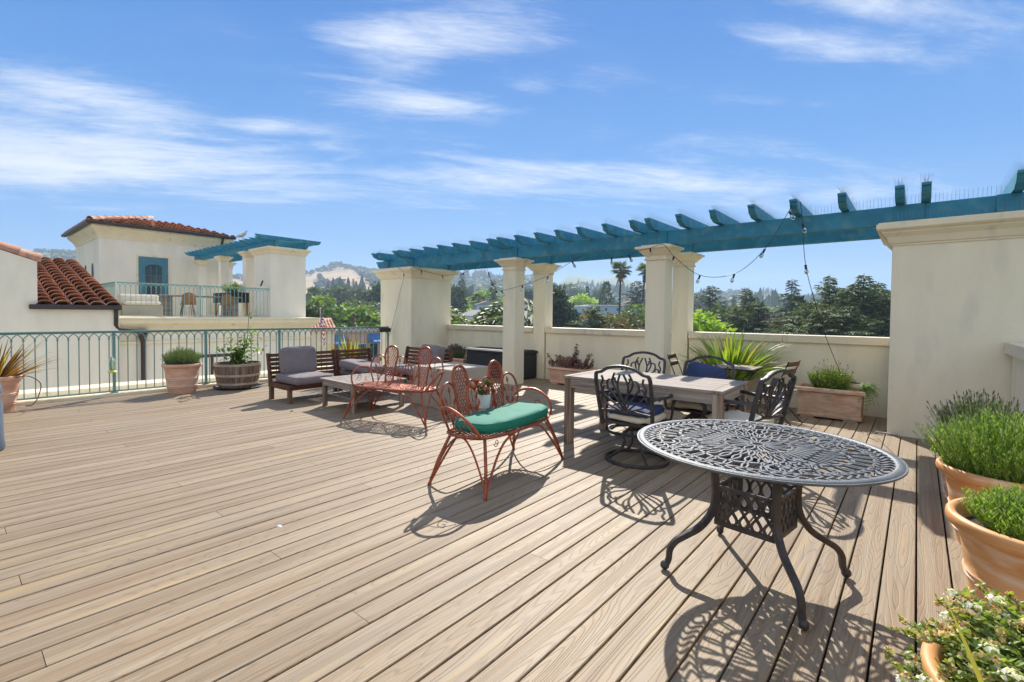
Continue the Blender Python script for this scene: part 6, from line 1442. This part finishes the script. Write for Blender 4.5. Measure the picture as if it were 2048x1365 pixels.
# red tiled roof beside it
p = at(636, 655, 38); t = empty('tiled_roof_building', (p.x, p.y, GZ), math.atan2(-p.x, p.y)+.1, 'low building with a red clay tile roof just above the railing', 'building')
h0 = p.z-GZ-.25; m = MB(); m.box(-1.2, 1.2, .3, 4, 0, h0); m.build('wall', HW[2], t); m = MB(); m.prism([(0, h0), (4.2, h0), (4.2, h0-.2+.9), (3.4, h0+.9)], 0, -1.35, 1.35); m.build('roof', MT['tile'], t)
tl3 = barrel(.45, .09, .075, 5).mesh('roof_tile', MT['tile'], True)
for j in range(12):
    for k in range(7): o = bpy.data.objects.new('roof_tile', tl3); COL.objects.link(o); o.parent = t; o.location = (-1.25+j*.225, -.05+k*.42, h0+.03+k*.42*.265); o.rotation_euler = (0, -math.atan(.265), R(90))
# flag on a pole
p = at(641, 640, 30); t = empty('flagpole', (p.x, p.y, GZ), 0, 'flagpole with a drooping striped flag beyond the railing', 'flag')
ph = p.z-GZ+.6; m = MB(); m.tube([(0, 0, 0), (0, 0, ph)], .035, 6); m.ball((0, 0, ph+.05), .07, 8); m.build('pole', MT['hoop'], t)
fm_, fn, fl, fp = M_new('striped_flag_cloth'); uvn = fn.new('ShaderNodeUVMap'); spx = fn.new('ShaderNodeSeparateXYZ'); fl.new(uvn.outputs[0], spx.inputs[0])
def fmath(op, a, b=None):
    n_ = fn.new('ShaderNodeMath'); n_.operation = op
    for i, v_ in enumerate((a, b)):
        if v_ is None: continue
        if isinstance(v_, (int, float)): n_.inputs[i].default_value = v_
        else: fl.new(v_, n_.inputs[i])
    return n_.outputs[0]
U_, V_ = spx.outputs[0], spx.outputs[1]
stripe = fmath('GREATER_THAN', fmath('FRACT', fmath('MULTIPLY', V_, 6.5)), .5); canton = fmath('MULTIPLY', fmath('LESS_THAN', U_, .4), fmath('GREATER_THAN', V_, 6/13))
dx_ = fmath('SUBTRACT', fmath('FRACT', fmath('MULTIPLY', U_, 15)), .5); dy_ = fmath('SUBTRACT', fmath('FRACT', fmath('MULTIPLY', V_, 9.3)), .5)
star = fmath('MULTIPLY', canton, fmath('LESS_THAN', fmath('ADD', fmath('MULTIPLY', dx_, dx_), fmath('MULTIPLY', dy_, dy_)), .05))
def fmix(fac, a, b):
    n_ = fn.new('ShaderNodeMix'); n_.data_type = 'RGBA'; fl.new(fac, n_.inputs['Factor'])
    for nm_, v_ in (('A', a), ('B', b)):
        if isinstance(v_, tuple): n_.inputs[nm_].default_value = (*v_, 1)
        else: fl.new(v_, n_.inputs[nm_])
    return n_.outputs['Result']
fl.new(fmix(star, fmix(canton, fmix(stripe, (.75, .74, .72), (.48, .03, .04)), (.02, .03, .14)), (.8, .8, .8)), fp.inputs['Base Color'])
m = MB(); nu, nvv = 14, 10
m.grid(lambda u_, v_: (.04+u_*.42+.05*math.sin(v_*9), .10*math.sin(u_*11+v_*2), (ph-.15)-(1-v_)*1.05-u_*1.15*(.6+.4*(1-v_))), nu, nvv)
fo = m.build('flag', fm_, t); uvl = fo.data.uv_layers.new(name='UVMap')
for poly in fo.data.polygons:
    for li in poly.loop_indices:
        vi = fo.data.loops[li].vertex_index; uvl.data[li].uv = (vi//(nvv+1)/nu, (vi % (nvv+1))/nvv)
# lamp posts and a street
p = at(1541, 640, 120); t = empty('street_lamp', (p.x, p.y, GZ), 0, 'thin grey street lamp before the red brick building', 'lamp post'); hh_ = at(1541, 622, 120).z-GZ; m = MB(); m.tube([(0, 0, 0), (0, 0, hh_), (.5, 0, hh_+.3), (1.4, 0, hh_+.3)], .09, 6); m.build('post', MT['hoop'], t)
p = at(707, 640, 60); t = empty('utility_pole', (p.x, p.y, GZ), 0, 'dark utility pole above the railing in the left gap', 'pole'); hh_ = at(707, 628, 60).z-GZ; m = MB(); m.tube([(0, 0, 0), (0, 0, hh_)], .12, 6); m.box(-.8, .8, -.06, .06, hh_-.5, hh_-.35); m.build('post', MT['bark'], t)
p = at(1545, 657, 118); m = MB(); m.box(p.x-60, p.x+60, p.y-5, p.y+5, GZ+.01, GZ+.08); tag(m.build('road', mat('asphalt', (.16, .16, .16), .9, var=.1, scale=.3)), kind='structure')
# ================================================================ HAZE
hz = MB(); hz.box(-2700, 2700, -2700, 2700, -20, 200); hm = bpy.data.materials.new('haze_air'); hm.use_nodes = True; hn = hm.node_tree.nodes; hn.clear(); ho = hn.new('ShaderNodeOutputMaterial'); pv = hn.new('ShaderNodeVolumePrincipled')
pv.inputs['Color'].default_value = (.62, .80, 1, 1); pv.inputs['Density'].default_value = .00038; pv.inputs['Anisotropy'].default_value = .2; hm.node_tree.links.new(pv.outputs[0], ho.inputs['Volume'])
tag(hz.build('haze', hm), kind='stuff')
